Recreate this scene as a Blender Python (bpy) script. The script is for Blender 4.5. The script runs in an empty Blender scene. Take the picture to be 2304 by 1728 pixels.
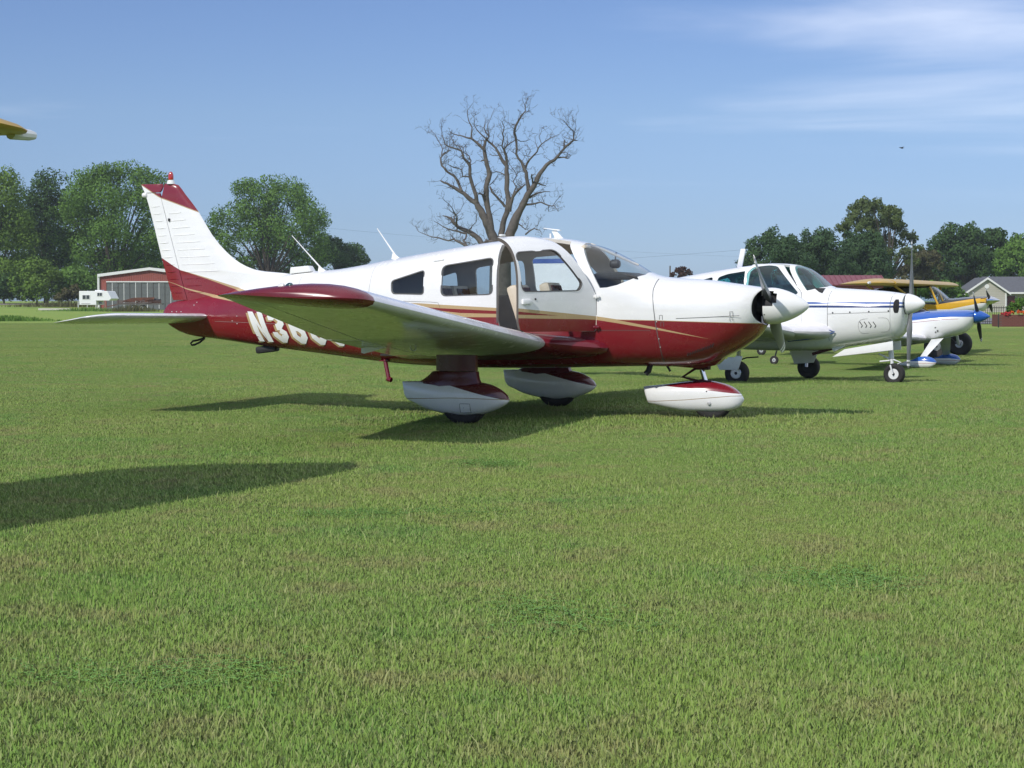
import bpy, bmesh, math, random
import numpy as np
from mathutils import Vector, Matrix
from mathutils.bvhtree import BVHTree
from mathutils.interpolate import poly_3d_calc

random.seed(7)
RNG = np.random.default_rng(7)
SC = bpy.context.scene
COL = SC.collection
R = math.radians

# ------------------------------------------------------------------ camera, sky, sun, exposure
CAM_H = 1.145
cam_data = bpy.data.cameras.new('camera')
cam = bpy.data.objects.new('camera', cam_data)
COL.objects.link(cam)
cam_data.sensor_width = 36.0
cam_data.lens = 64.3
cam_data.clip_start = 0.1
cam_data.clip_end = 6000
cam.location = (0, 0, CAM_H)
cam.rotation_euler = (R(90 - 2.597), 0, 0)
SC.camera = cam

SUN_DIR = Vector((-0.80, -1.06, 1.0)).normalized()      # towards the sun
sun_elev = math.asin(SUN_DIR.z)
sun_azim = math.atan2(SUN_DIR.x, SUN_DIR.y)              # clockwise from +Y

world = bpy.data.worlds.new('World')
SC.world = world
world.use_nodes = True
wn, wl = world.node_tree.nodes, world.node_tree.links
wn.clear()
w_out = wn.new('ShaderNodeOutputWorld')
w_bg = wn.new('ShaderNodeBackground')
w_bg.inputs['Strength'].default_value = 0.11
sky = wn.new('ShaderNodeTexSky')
sky.sky_type = 'NISHITA'
sky.sun_disc = False
sky.sun_elevation = sun_elev
sky.sun_rotation = sun_azim
sky.altitude = 0
sky.air_density = 1.0
sky.dust_density = 0.35
sky.ozone_density = 4.0
# thin high cloud: noise on a flat layer far overhead, thickened rightward and, beyond the view, overhead to add fill light
tc = wn.new('ShaderNodeTexCoord')
sep = wn.new('ShaderNodeSeparateXYZ')
wl.new(tc.outputs['Generated'], sep.inputs[0])
def wmath(op, a, b=None, clamp=False):
    n = wn.new('ShaderNodeMath'); n.operation = op; n.use_clamp = clamp
    for i, v in enumerate((a, b)):
        if v is None: continue
        if isinstance(v, (int, float)): n.inputs[i].default_value = v
        else: wl.new(v, n.inputs[i])
    return n.outputs[0]
CLOUD_SHIFT = (15.3, 7.9)
zc_ = wmath('ADD', wmath('MAXIMUM', sep.outputs['Z'], 0.0), 0.06)
cu = wmath('DIVIDE', sep.outputs['X'], zc_)
cv = wmath('DIVIDE', sep.outputs['Y'], zc_)
comb = wn.new('ShaderNodeCombineXYZ')
wl.new(wmath('ADD', wmath('MULTIPLY', cu, 0.60), CLOUD_SHIFT[0]), comb.inputs[0]); wl.new(wmath('ADD', wmath('MULTIPLY', cv, 0.90), CLOUD_SHIFT[1]), comb.inputs[1])
cn = wn.new('ShaderNodeTexNoise'); cn.noise_dimensions = '3D'
cn.inputs['Scale'].default_value = 1.0; cn.inputs['Detail'].default_value = 7; cn.inputs['Roughness'].default_value = 0.5
cn.inputs['Distortion'].default_value = 0.35
wl.new(comb.outputs[0], cn.inputs['Vector'])
side = wn.new('ShaderNodeMapRange')
wl.new(wmath('ADD', wmath('MULTIPLY', sep.outputs['X'], 1.0), wmath('MULTIPLY', sep.outputs['Z'], 0.9)), side.inputs['Value'])
side.inputs['From Min'].default_value = 0.06; side.inputs['From Max'].default_value = 0.66
side.inputs['To Min'].default_value = -0.22; side.inputs['To Max'].default_value = 0.34
cmask = wn.new('ShaderNodeMapRange'); cmask.interpolation_type = 'SMOOTHSTEP'
wl.new(wmath('ADD', cn.outputs['Fac'], side.outputs[0]), cmask.inputs['Value'])
cmask.inputs['From Min'].default_value = 0.42; cmask.inputs['From Max'].default_value = 0.86
cmask.inputs['To Max'].default_value = 0.62
up = wn.new('ShaderNodeMapRange')
wl.new(sep.outputs['Z'], up.inputs['Value'])
up.inputs['From Min'].default_value = 0.05; up.inputs['From Max'].default_value = 0.11
mixc = wn.new('ShaderNodeMix'); mixc.data_type = 'RGBA'
wl.new(wmath('MULTIPLY', cmask.outputs[0], up.outputs[0]), mixc.inputs['Factor'])
tint = wn.new('ShaderNodeMix'); tint.data_type = 'RGBA'; tint.blend_type = 'MULTIPLY'
tint.inputs['Factor'].default_value = 1.0
ramp = wn.new('ShaderNodeValToRGB')                     # a bluer, less yellow horizon than clean-air Nishita gives
ramp.color_ramp.elements[0].position = 0.0; ramp.color_ramp.elements[0].color = (0.43, 0.57, 0.95, 1)
ramp.color_ramp.elements[1].position = 1.0; ramp.color_ramp.elements[1].color = (0.72, 0.735, 0.835, 1)
for p_, c_ in ((0.09, (0.475, 0.56, 0.83, 1)), (0.20, (0.58, 0.62, 0.79, 1)), (0.32, (0.57, 0.60, 0.775, 1))):
    e_ = ramp.color_ramp.elements.new(p_); e_.color = c_
wl.new(wmath('MULTIPLY', sep.outputs['Z'], 2.0, True), ramp.inputs[0])
wl.new(ramp.outputs[0], tint.inputs['B'])
wl.new(sky.outputs[0], tint.inputs['A'])
wl.new(tint.outputs['Result'], mixc.inputs['A'])
mixc.inputs['B'].default_value = (9.2, 9.6, 10.6, 1)
wl.new(mixc.outputs['Result'], w_bg.inputs['Color'])
wl.new(w_bg.outputs[0], w_out.inputs[0])

sun_data = bpy.data.lights.new('sun', 'SUN')
sun_data.energy = 2.9
sun_data.angle = R(0.53)
sun_data.color = (1.0, 0.955, 0.88)
sun = bpy.data.objects.new('sun', sun_data)
COL.objects.link(sun)
sun.rotation_euler = SUN_DIR.to_track_quat('Z', 'Y').to_euler()
sun.location = (-20, -20, 30)

SC.view_settings.view_transform = 'Standard'
SC.view_settings.look = 'None'
SC.view_settings.gamma = 1
SC.view_settings.exposure = 0.27
SC.view_settings.use_curve_mapping = False
SC.cycles.max_bounces = 8
SC.cycles.transparent_max_bounces = 16
SC.cycles.caustics_reflective = False
SC.cycles.caustics_refractive = False

# ------------------------------------------------------------------ helpers: materials
def srgb(r, g, b):
    f = lambda c: (c / 255 / 12.92) if c / 255 <= 0.04045 else ((c / 255 + 0.055) / 1.055) ** 2.4
    return (f(r), f(g), f(b), 1)

def new_mat(name):
    m = bpy.data.materials.new(name); m.use_nodes = True
    nt = m.node_tree
    return m, nt, nt.nodes['Principled BSDF']

def nmath(nt, op, a, b=None, c=None, clamp=False):
    n = nt.nodes.new('ShaderNodeMath'); n.operation = op; n.use_clamp = clamp
    for i, v in enumerate((a, b, c)):
        if v is None: continue
        if isinstance(v, (int, float)): n.inputs[i].default_value = v
        else: nt.links.new(v, n.inputs[i])
    return n.outputs[0]

def nmix(nt, fac, a, b, blend='MIX'):
    n = nt.nodes.new('ShaderNodeMix'); n.data_type = 'RGBA'; n.blend_type = blend
    for k, v in (('Factor', fac), ('A', a), ('B', b)):
        if hasattr(v, 'is_linked') or hasattr(v, 'links'): nt.links.new(v, n.inputs[k])
        elif isinstance(v, (int, float)): n.inputs[k].default_value = v
        else: n.inputs[k].default_value = v
    return n.outputs['Result']

def nnoise(nt, scale, detail=3, rough=0.5, coord='Object', w=None):
    t = nt.nodes.new('ShaderNodeTexCoord')
    n = nt.nodes.new('ShaderNodeTexNoise')
    n.inputs['Scale'].default_value = scale; n.inputs['Detail'].default_value = detail
    n.inputs['Roughness'].default_value = rough
    if coord == 'World':
        g = nt.nodes.new('ShaderNodeNewGeometry'); nt.links.new(g.outputs['Position'], n.inputs['Vector'])
    else:
        nt.links.new(t.outputs[coord], n.inputs['Vector'])
    return n.outputs['Fac']

def nrange(nt, v, a, b, c, d):
    n = nt.nodes.new('ShaderNodeMapRange')
    nt.links.new(v, n.inputs['Value'])
    for k, x in (('From Min', a), ('From Max', b), ('To Min', c), ('To Max', d)): n.inputs[k].default_value = x
    return n.outputs[0]

def nbump(nt, bs, h, dist, strength=1.0):
    b = nt.nodes.new('ShaderNodeBump'); b.inputs['Distance'].default_value = dist; b.inputs['Strength'].default_value = strength
    nt.links.new(h, b.inputs['Height']); nt.links.new(b.outputs[0], bs.inputs['Normal'])

def mat(name, col, rough=0.5, metal=0.0, coat=0.0, var=0.15, scale=6.0, bump=0.0, bump_scale=40.0, spec=0.5):
    """a plain surface with a little colour and gloss variation"""
    m, nt, b = new_mat(name)
    c = tuple(col[:3]) + (1,)
    n = nnoise(nt, scale, 4, 0.6)
    f = nrange(nt, n, 0.25, 0.75, 0.0, 1.0)
    lo = tuple(x * (1 - var) for x in c[:3]) + (1,)
    hi = tuple(min(1, x * (1 + var * 0.6)) for x in c[:3]) + (1,)
    nt.links.new(nmix(nt, f, lo, hi), b.inputs['Base Color'])
    nt.links.new(nrange(nt, n, 0.3, 0.7, max(0.02, rough - 0.06), min(1, rough + 0.08)), b.inputs['Roughness'])
    b.inputs['Metallic'].default_value = metal
    b.inputs['Coat Weight'].default_value = coat
    b.inputs['Coat Roughness'].default_value = 0.06
    b.inputs['Specular IOR Level'].default_value = spec
    if bump: nbump(nt, b, nnoise(nt, bump_scale, 3, 0.6), bump)
    return m

def fcurve_node(nt, t, pts, x0, x1, zr):
    """z of a paint line as a function of x, as a Float Curve node"""
    n = nt.nodes.new('ShaderNodeFloatCurve')
    cm = n.mapping; c = cm.curves[0]
    pts = sorted(pts)
    q = [(min(1, max(0, (x - x0) / (x1 - x0))), min(1, max(0, z / zr))) for x, z in pts]
    if q[0][0] > 0: q.insert(0, (0.0, q[0][1]))
    if q[-1][0] < 1: q.append((1.0, q[-1][1]))
    c.points[0].location = q[0]; c.points[1].location = q[-1]
    for p in q[1:-1]: c.points.new(*p)
    for p in c.points: p.handle_type = 'VECTOR'
    cm.update()
    nt.links.new(t, n.inputs['Value'])
    return nmath(nt, 'MULTIPLY', n.outputs[0], zr)

def paint(name, base, bands, x0, x1, zr=3.0, rough=0.22, coat=0.5, wave=0.003, dirt=0.10):
    """aircraft paint: base colour and bands bounded by lines z(x) in the aircraft's own coordinates.
    bands = [(upper pts or None, lower pts or None, colour)], later ones on top"""
    m, nt, b = new_mat(name)
    t = nt.nodes.new('ShaderNodeTexCoord'); s = nt.nodes.new('ShaderNodeSeparateXYZ')
    nt.links.new(t.outputs['Object'], s.inputs[0])
    xt = nmath(nt, 'DIVIDE', nmath(nt, 'SUBTRACT', s.outputs['X'], x0), x1 - x0, clamp=True)
    col = base
    for upp, low, c in bands:
        mask = None
        if upp is not None:
            mask = nmath(nt, 'LESS_THAN', s.outputs['Z'], fcurve_node(nt, xt, upp, x0, x1, zr))
        if low is not None:
            k = nmath(nt, 'GREATER_THAN', s.outputs['Z'], fcurve_node(nt, xt, low, x0, x1, zr))
            mask = k if mask is None else nmath(nt, 'MULTIPLY', mask, k)
        col = nmix(nt, mask, col, c)
    n = nnoise(nt, 2.3, 5, 0.62)
    mp = nt.nodes.new('ShaderNodeMapping'); mp.inputs['Scale'].default_value = (0.9, 7, 9); nt.links.new(t.outputs['Object'], mp.inputs[0])
    sn = nt.nodes.new('ShaderNodeTexNoise'); sn.inputs['Scale'].default_value = 2.2; sn.inputs['Detail'].default_value = 5; nt.links.new(mp.outputs[0], sn.inputs['Vector'])
    n = nmath(nt, 'ADD', nmath(nt, 'MULTIPLY', n, .5), nmath(nt, 'MULTIPLY', sn.outputs['Fac'], .5))
    shade = nmix(nt, nrange(nt, n, 0.40, 0.68, 0, dirt), col if not isinstance(col, tuple) else col, (0.18, 0.16, 0.13, 1))
    nt.links.new(shade, b.inputs['Base Color'])
    nt.links.new(nrange(nt, nnoise(nt, 7, 4, 0.6), 0.3, 0.7, rough - 0.05, rough + 0.1), b.inputs['Roughness'])
    b.inputs['Coat Weight'].default_value = coat; b.inputs['Coat Roughness'].default_value = 0.05
    if wave: nbump(nt, b, nnoise(nt, 3.5, 1, 0.4), wave * 6, 0.35)
    return m

def glass_mat(name, tint=(0.86, 0.9, 0.92), ior=1.45, rough=0.02):
    m = bpy.data.materials.new(name); m.use_nodes = True
    nt = m.node_tree; nt.nodes.clear()
    o = nt.nodes.new('ShaderNodeOutputMaterial'); mx = nt.nodes.new('ShaderNodeMixShader')
    tr = nt.nodes.new('ShaderNodeBsdfTransparent'); gl = nt.nodes.new('ShaderNodeBsdfGlossy')
    fr = nt.nodes.new('ShaderNodeFresnel'); fr.inputs['IOR'].default_value = ior
    tr.inputs['Color'].default_value = tuple(tint) + (1,)
    gl.inputs['Roughness'].default_value = rough
    b = nt.nodes.new('ShaderNodeBump'); b.inputs['Distance'].default_value = 0.01; b.inputs['Strength'].default_value = 0.15
    nt.links.new(nnoise(nt, 5, 2, 0.5), b.inputs['Height']); nt.links.new(b.outputs[0], gl.inputs['Normal'])
    ge = nt.nodes.new('ShaderNodeNewGeometry')      # the second face of a pane must not count as glass-to-air at full thickness
    nt.links.new(nmath(nt, 'MULTIPLY', fr.outputs[0], nmath(nt, 'SUBTRACT', 1.0, ge.outputs['Backfacing'])), mx.inputs[0]); nt.links.new(tr.outputs[0], mx.inputs[1]); nt.links.new(gl.outputs[0], mx.inputs[2])
    nt.links.new(mx.outputs[0], o.inputs[0])
    return m

# ------------------------------------------------------------------ helpers: objects and meshes
def tag(o, label=None, cat=None, group=None, kind=None):
    if label: o['label'] = label
    if cat: o['category'] = cat
    if group: o['group'] = group
    if kind: o['kind'] = kind
    return o

def empty(name, loc=(0, 0, 0), rz=0.0, scale=1.0):
    o = bpy.data.objects.new(name, None); COL.objects.link(o)
    o.location = loc; o.rotation_euler = (0, 0, rz); o.scale = (scale,) * 3
    o.empty_display_size = 0.2
    return o

def link(name, me, mats, parent=None, smooth=True, angle=35):
    if not isinstance(mats, (list, tuple)): mats = [mats]
    if len(me.materials) == 0:
        for m in mats: me.materials.append(m)
    if smooth:
        me.polygons.foreach_set('use_smooth', [True] * len(me.polygons))
        if angle is not None: me.set_sharp_from_angle(angle=R(angle))
    o = bpy.data.objects.new(name, me); COL.objects.link(o)
    if parent is not None: o.parent = parent
    return o

class MB:
    """collects simple shapes into one mesh"""
    def __init__(s): s.v = []; s.f = []; s.mi = []; s.cur = 0
    def add(s, v, f):
        o = len(s.v); s.v.extend([tuple(p) for p in v]); s.f.extend([tuple(i + o for i in q) for q in f]); s.mi.extend([s.cur] * len(f))
        return s
    def use(s, i): s.cur = i; return s
    def box(s, c, d, rot=None):
        x, y, z = (k / 2 for k in d)
        v = [Vector(p) for p in ((-x, -y, -z), (x, -y, -z), (x, y, -z), (-x, y, -z), (-x, -y, z), (x, -y, z), (x, y, z), (-x, y, z))]
        if rot is not None: v = [rot @ p for p in v]
        v = [p + Vector(c) for p in v]
        return s.add(v, [(3, 2, 1, 0), (4, 5, 6, 7), (0, 1, 5, 4), (1, 2, 6, 5), (2, 3, 7, 6), (3, 0, 4, 7)])
    def bar(s, a, b, w, h, upv=(0, 0, 1)):
        a, b = Vector(a), Vector(b); d = (b - a); L = d.length; d.normalize()
        u = Vector(upv); sd = d.cross(u)
        if sd.length < 1e-4: sd = d.cross(Vector((0, 1, 0)))
        sd.normalize(); u = sd.cross(d)
        return s.box((a + b) / 2, (L, w, h), Matrix((d, sd, u)).transposed())
    def tube(s, pts, rad, n=10, cap=True):
        pts = [Vector(p) for p in pts]
        if not isinstance(rad, (list, tuple)): rad = [rad] * len(pts)
        rings = []; nrm = None
        for i, p in enumerate(pts):
            t = (pts[min(i + 1, len(pts) - 1)] - pts[max(i - 1, 0)])
            if t.length < 1e-9: t = Vector((0, 0, 1))
            t.normalize()
            if nrm is None:
                nrm = t.orthogonal().normalized()
            nrm = (nrm - t * nrm.dot(t))
            if nrm.length < 1e-6: nrm = t.orthogonal()
            nrm.normalize(); bn = t.cross(nrm)
            rings.append([p + (nrm * math.cos(2 * math.pi * k / n) + bn * math.sin(2 * math.pi * k / n)) * rad[i] for k in range(n)])
        return s.loft(rings, cap, cap)
    def loft(s, rings, c0=True, c1=True, closed=True):
        n = len(rings[0]); v = [p for r in rings for p in r]; f = []
        for i in range(len(rings) - 1):
            for k in range(n if closed else n - 1):
                a, b = i * n + k, i * n + (k + 1) % n
                f.append((a, b, b + n, a + n))
        if c0: f.append(tuple(range(n))[::-1])
        if c1: f.append(tuple((len(rings) - 1) * n + k for k in range(n)))
        return s.add(v, f)
    def lathe(s, prof, c, axis, n=24, cap=True):
        """prof = [(distance along axis, radius)]"""
        ax = Vector(axis).normalized(); u = ax.orthogonal().normalized(); w = ax.cross(u); c = Vector(c)
        return s.loft([[c + ax * d + (u * math.cos(2 * math.pi * k / n) + w * math.sin(2 * math.pi * k / n)) * max(r, 1e-4) for k in range(n)] for d, r in prof], cap, cap)
    def prism(s, poly, y0, y1, ax='y'):
        """polygon (p, q) swept between y0 and y1 along an axis"""
        mk = {'y': lambda p, q, t: (p, t, q), 'x': lambda p, q, t: (t, p, q), 'z': lambda p, q, t: (p, q, t)}[ax]
        return s.loft([[mk(p, q, y0) for p, q in poly], [mk(p, q, y1) for p, q in poly]])
    def patch(s, a, b, c, d, n=4, m=4, fn=None):
        a, b, c, d = (Vector(p) for p in (a, b, c, d)); v = []; f = []
        for j in range(m + 1):
            for i in range(n + 1):
                u, w = i / n, j / m
                p = a * (1 - u) * (1 - w) + b * u * (1 - w) + c * u * w + d * (1 - u) * w
                v.append(fn(p) if fn else p)
        for j in range(m):
            for i in range(n):
                k = j * (n + 1) + i; f.append((k, k + 1, k + n + 2, k + n + 1))
        return s.add(v, f)
    def mesh(s, name):
        me = bpy.data.meshes.new(name); me.from_pydata(s.v, [], s.f)
        bm = bmesh.new(); bm.from_mesh(me); bmesh.ops.recalc_face_normals(bm, faces=bm.faces); bm.to_mesh(me); bm.free()
        return me
    def build(s, name, mats, parent=None, smooth=True, angle=35, bevel=0.0):
        me = bpy.data.meshes.new(name); me.from_pydata(s.v, [], s.f)
        if max(s.mi) > 0: me.polygons.foreach_set('material_index', s.mi)
        bm = bmesh.new(); bm.from_mesh(me)
        bmesh.ops.recalc_face_normals(bm, faces=bm.faces)
        if bevel:
            es = [e for e in bm.edges if len(e.link_faces) == 2 and e.calc_face_angle(0) > R(30)]
            bmesh.ops.bevel(bm, geom=es, offset=bevel, segments=2, affect='EDGES', profile=0.6)
        bm.to_mesh(me); bm.free()
        return link(name, me, mats, parent, smooth, angle)

def interp(tab, x):
    """smooth monotone interpolation in a table [(x, y)] (Fritsch-Carlson)"""
    xs = [p[0] for p in tab]; ys = [p[1] for p in tab]; n = len(xs)
    if x <= xs[0]: return ys[0]
    if x >= xs[-1]: return ys[-1]
    d = [(ys[i + 1] - ys[i]) / (xs[i + 1] - xs[i]) for i in range(n - 1)]
    m = [d[0]] + [0 if d[i - 1] * d[i] <= 0 else 2 * d[i - 1] * d[i] / (d[i - 1] + d[i]) for i in range(1, n - 1)] + [d[-1]]
    i = max(k for k in range(n - 1) if xs[k] <= x)
    h = xs[i + 1] - xs[i]; t = (x - xs[i]) / h
    return ((2 * t**3 - 3 * t**2 + 1) * ys[i] + (t**3 - 2 * t**2 + t) * h * m[i] + (-2 * t**3 + 3 * t**2) * ys[i + 1] + (t**3 - t**2) * h * m[i + 1])

class Body:
    """a fuselage-like solid: height, width and roundness along x"""
    def __init__(s, zt, zb, w, zc, nu, nl, nose=0.0, nose_x=0.0, nose_l=0.4):
        s.zt, s.zb, s.w, s.zc, s.nu, s.nl = zt, zb, w, zc, nu, nl
        s.nose, s.nose_x, s.nose_l = nose, nose_x, nose_l
    def sec(s, x): return [interp(t, x) for t in (s.zt, s.zb, s.w, s.zc, s.nu, s.nl)]
    def ring(s, x, n=56, off=0.0):
        zt, zb, w, zc, nu, nl = s.sec(x); pts = []
        zt -= off; zb += off; w = max(w - off, 0.004)
        zt = max(zt, zc + 0.004); zb = min(zb, zc - 0.004)
        for k in range(n):
            t = 2 * math.pi * k / n; c, q = math.cos(t), math.sin(t)
            e = 2 / (nu if q >= 0 else nl)
            y = w * math.copysign(abs(c) ** e, c)
            z = zc + ((zt - zc) if q >= 0 else (zc - zb)) * math.copysign(abs(q) ** e, q)
            xx = x
            if s.nose:
                k_ = max(0, (x - (s.nose_x - s.nose_l)) / s.nose_l)
                xx -= s.nose * k_ * (y / w) ** 2
            pts.append((xx, y, z))
        return pts
    def half(s, x, z):
        zt, zb, w, zc, nu, nl = s.sec(x)
        t, n = ((z - zc) / (zt - zc), nu) if z >= zc else ((zc - z) / (zc - zb), nl)
        return w * max(0.0, 1 - min(1, abs(t)) ** n) ** (1 / n)
    def on(s, x, z, side=-1, off=0.003):
        """point on the surface; side -1 is the aircraft's right"""
        h = s.half(x, z); e = 0.004
        dz = (s.half(x, z + e) - s.half(x, z - e)) / (2 * e)
        nrm = Vector((0, 1, -dz)).normalized()
        return Vector((x, side * (h + off * nrm.y), z + off * nrm.z))
    def mesh(s, xs, n=56, off=0.0):
        mb = MB(); mb.loft([s.ring(x, n, off) for x in xs]); return mb.mesh('loft')

def solid(me):
    o = bpy.data.objects.new('cut', me); COL.objects.link(o); return o

def boolean(o, others, op):
    """apply boolean(s) and hand back a new mesh"""
    mods = []
    for k in others:
        m = o.modifiers.new('b', 'BOOLEAN'); m.operation = op; m.object = k; m.solver = 'EXACT'; mods.append(m)
    dg = bpy.context.evaluated_depsgraph_get()
    me = bpy.data.meshes.new_from_object(o.evaluated_get(dg))
    for m in mods: o.modifiers.remove(m)
    me.materials.clear()
    return me

def drop(*objs):
    for o in objs:
        me = o.data; bpy.data.objects.remove(o)
        if me.users == 0: bpy.data.meshes.remove(me)

def skin_normals(me, refs, tol=0.006):
    """faces lying on a reference surface get that surface's smooth normals; material 0 on the first, 1 elsewhere"""
    trees = []
    for ref in refs:
        trees.append((BVHTree.FromPolygons([v.co for v in ref.vertices], [p.vertices for p in ref.polygons]), ref))
    nl = [None] * len(me.loops); mi = []
    for p in me.polygons:
        hit = None
        for k, (bv, ref) in enumerate(trees):
            loc, nr, idx, dist = bv.find_nearest(p.center)
            if dist is not None and dist < tol and abs(nr.dot(p.normal)) > 0.8: hit = k; break
        mi.append(0 if hit == 0 else 1)
        for li in p.loop_indices:
            if hit is None: nl[li] = p.normal.copy(); continue
            bv, ref = trees[hit]; co = me.vertices[me.loops[li].vertex_index].co
            loc, nr, idx, dist = bv.find_nearest(co)
            f = ref.polygons[idx]; w = poly_3d_calc([ref.vertices[i].co for i in f.vertices], loc)
            nv = Vector((0, 0, 0))
            for i, q in zip(f.vertices, w): nv += ref.vertices[i].normal * q
            nv.normalize()
            if nv.dot(p.normal) < 0: nv = -nv
            nl[li] = nv
    me.polygons.foreach_set('material_index', mi)
    me.polygons.foreach_set('use_smooth', [True] * len(me.polygons))
    me.normals_split_custom_set(nl)

def rounded(poly, r, n=4):
    """round the corners of a polygon"""
    out = []; m = len(poly)
    for i in range(m):
        p0, p, p1 = Vector(poly[i - 1]), Vector(poly[i]), Vector(poly[(i + 1) % m])
        a, b = (p0 - p), (p1 - p); rr = min(r, a.length * 0.45, b.length * 0.45)
        a = p + a.normalized() * rr; b = p + b.normalized() * rr
        for k in range(n + 1):
            t = k / n; out.append(tuple(a * (1 - t) ** 2 + p * 2 * t * (1 - t) + b * t * t))
    return out

def inset(poly, k):
    c = Vector((sum(p[0] for p in poly) / len(poly), sum(p[1] for p in poly) / len(poly)))
    return [tuple(Vector(p) + (c - Vector(p)).normalized() * k) for p in poly]

def foil(xs0, xs1, t=0.14, m=0.03, p=0.4, n=14):
    """closed aerofoil outline between two chord fractions: [(x, z)] in chord units"""
    xs = [xs0 + (xs1 - xs0) * (1 - math.cos(math.pi * k / n)) / 2 for k in range(n + 1)]
    def yt(x): return 5 * t * (0.2969 * math.sqrt(max(x, 0)) - 0.126 * x - 0.3516 * x * x + 0.2843 * x**3 - 0.1030 * x**4)
    def yc(x): return m / p**2 * (2 * p * x - x * x) if x < p else m / (1 - p) ** 2 * ((1 - 2 * p) + 2 * p * x - x * x)
    up = [(x, yc(x) + yt(x)) for x in xs]; lo = [(x, yc(x) - yt(x)) for x in xs]
    return up[::-1] + lo[1:-1] if xs0 == 0 and False else up[::-1] + lo

def wing_ring(sec, y, outline, k=1.0):
    """place an aerofoil outline: sec = (x_le, z_le, x_te, z_te)"""
    xl, zl, xt, zt = sec; d = Vector((xt - xl, zt - zl)); c = d.length; d.normalize(); nrm = Vector((-d.y, d.x))
    if nrm.y < 0: nrm = -nrm
    return [(xl + d.x * c * x + nrm.x * c * z * k, y, zl + d.y * c * x + nrm.y * c * z * k) for x, z in outline]

def lerp_sec(tab, r):
    for (r0, s0), (r1, s1) in zip(tab, tab[1:]):
        if r <= r1: 
            t = (r - r0) / (r1 - r0); return [a + (b - a) * t for a, b in zip(s0, s1)]
    return tab[-1][1]

# ------------------------------------------------------------------ ground
def sstep(t):
    t = min(1.0, max(0.0, t)); return t * t * (3 - 2 * t)

def ground_z(x, y):
    z = -0.44 * sstep((y - 18) / 24) * sstep((x + 6) / 12) * (1 - 0.4 * sstep((y - 46) / 50))
    z += 0.85 * sstep((y - 240) / 28)
    z -= 0.02 * (1 - sstep((math.hypot(x - .6, y - 18.4) - 2.2) / 2.5))       # the lawn dips a little where the nearest airplane stands
    return z

LAWN = [(0.188, 0.338, 0.058, 1), (0.275, 0.380, 0.076, 1), (0.138, 0.305, 0.060, 1), (0.350, 0.275, 0.135, 1)]

def lawn_colour(nt, fine):
    """mown grass: green to yellow-green, darker clover patches, straw coloured thatch where it is thin"""
    a = nnoise(nt, 0.16, 3, 0.6, 'World'); b = nnoise(nt, 0.75, 5, 0.7, 'World'); c = nnoise(nt, 4.5, 5, 0.75, 'World'); d = nnoise(nt, 1.7, 4, 0.7, 'World')
    g = nmix(nt, nrange(nt, a, 0.34, 0.66, 0, 1), LAWN[0], LAWN[1])
    g = nmix(nt, nrange(nt, b, 0.54, 0.70, 0, 0.85), g, LAWN[2])
    dry = nmath(nt, 'ADD', nmath(nt, 'MULTIPLY', nrange(nt, c, 0.44, 0.68, 0, 1), nrange(nt, b, 0.35, 0.60, 0.8, 0.15)), nrange(nt, d, 0.52, 0.66, 0, 0.9), clamp=True)
    return nmix(nt, nmath(nt, 'MULTIPLY', dry, fine), g, LAWN[3])

def build_ground():
    m, nt, b = new_mat('lawn_soil')
    c = lawn_colour(nt, 0.8)
    n = nnoise(nt, 28, 5, 0.75, 'World')
    c = nmix(nt, nrange(nt, n, 0.40, 0.72, 0.0, 0.35), c, (0.10, 0.12, 0.045, 1))
    nt.links.new(c, b.inputs['Base Color'])
    b.inputs['Roughness'].default_value = 0.95; b.inputs['Specular IOR Level'].default_value = 0.1
    nbump(nt, b, nnoise(nt, 22, 5, 0.8, 'World'), 0.06, 0.8)
    xs = [math.sinh(t) * 12 for t in np.linspace(-6.1, 6.1, 201)]
    ys = [-60 + 0 for _ in range(0)] + [-400, -150, -60, -25] + [-10 + 4 * k for k in range(6)] + [12 + .8 * k for k in range(18)] + [28 + 4 * k for k in range(13)] + [80 + 8 * k for k in range(26)] + [300, 340, 400, 500, 700, 1000, 1600, 2600, 4200]
    v = [(x, y, ground_z(x, y) - .008) for y in ys for x in xs]; n = len(xs)
    f = [(j * n + i, j * n + i + 1, (j + 1) * n + i + 1, (j + 1) * n + i) for j in range(len(ys) - 1) for i in range(n - 1)]
    me = bpy.data.meshes.new('lawn'); me.from_pydata(v, [], f)
    o = link('ground', me, m, None, True, None); tag(o, 'mown grass airfield', kind='structure')

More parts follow.
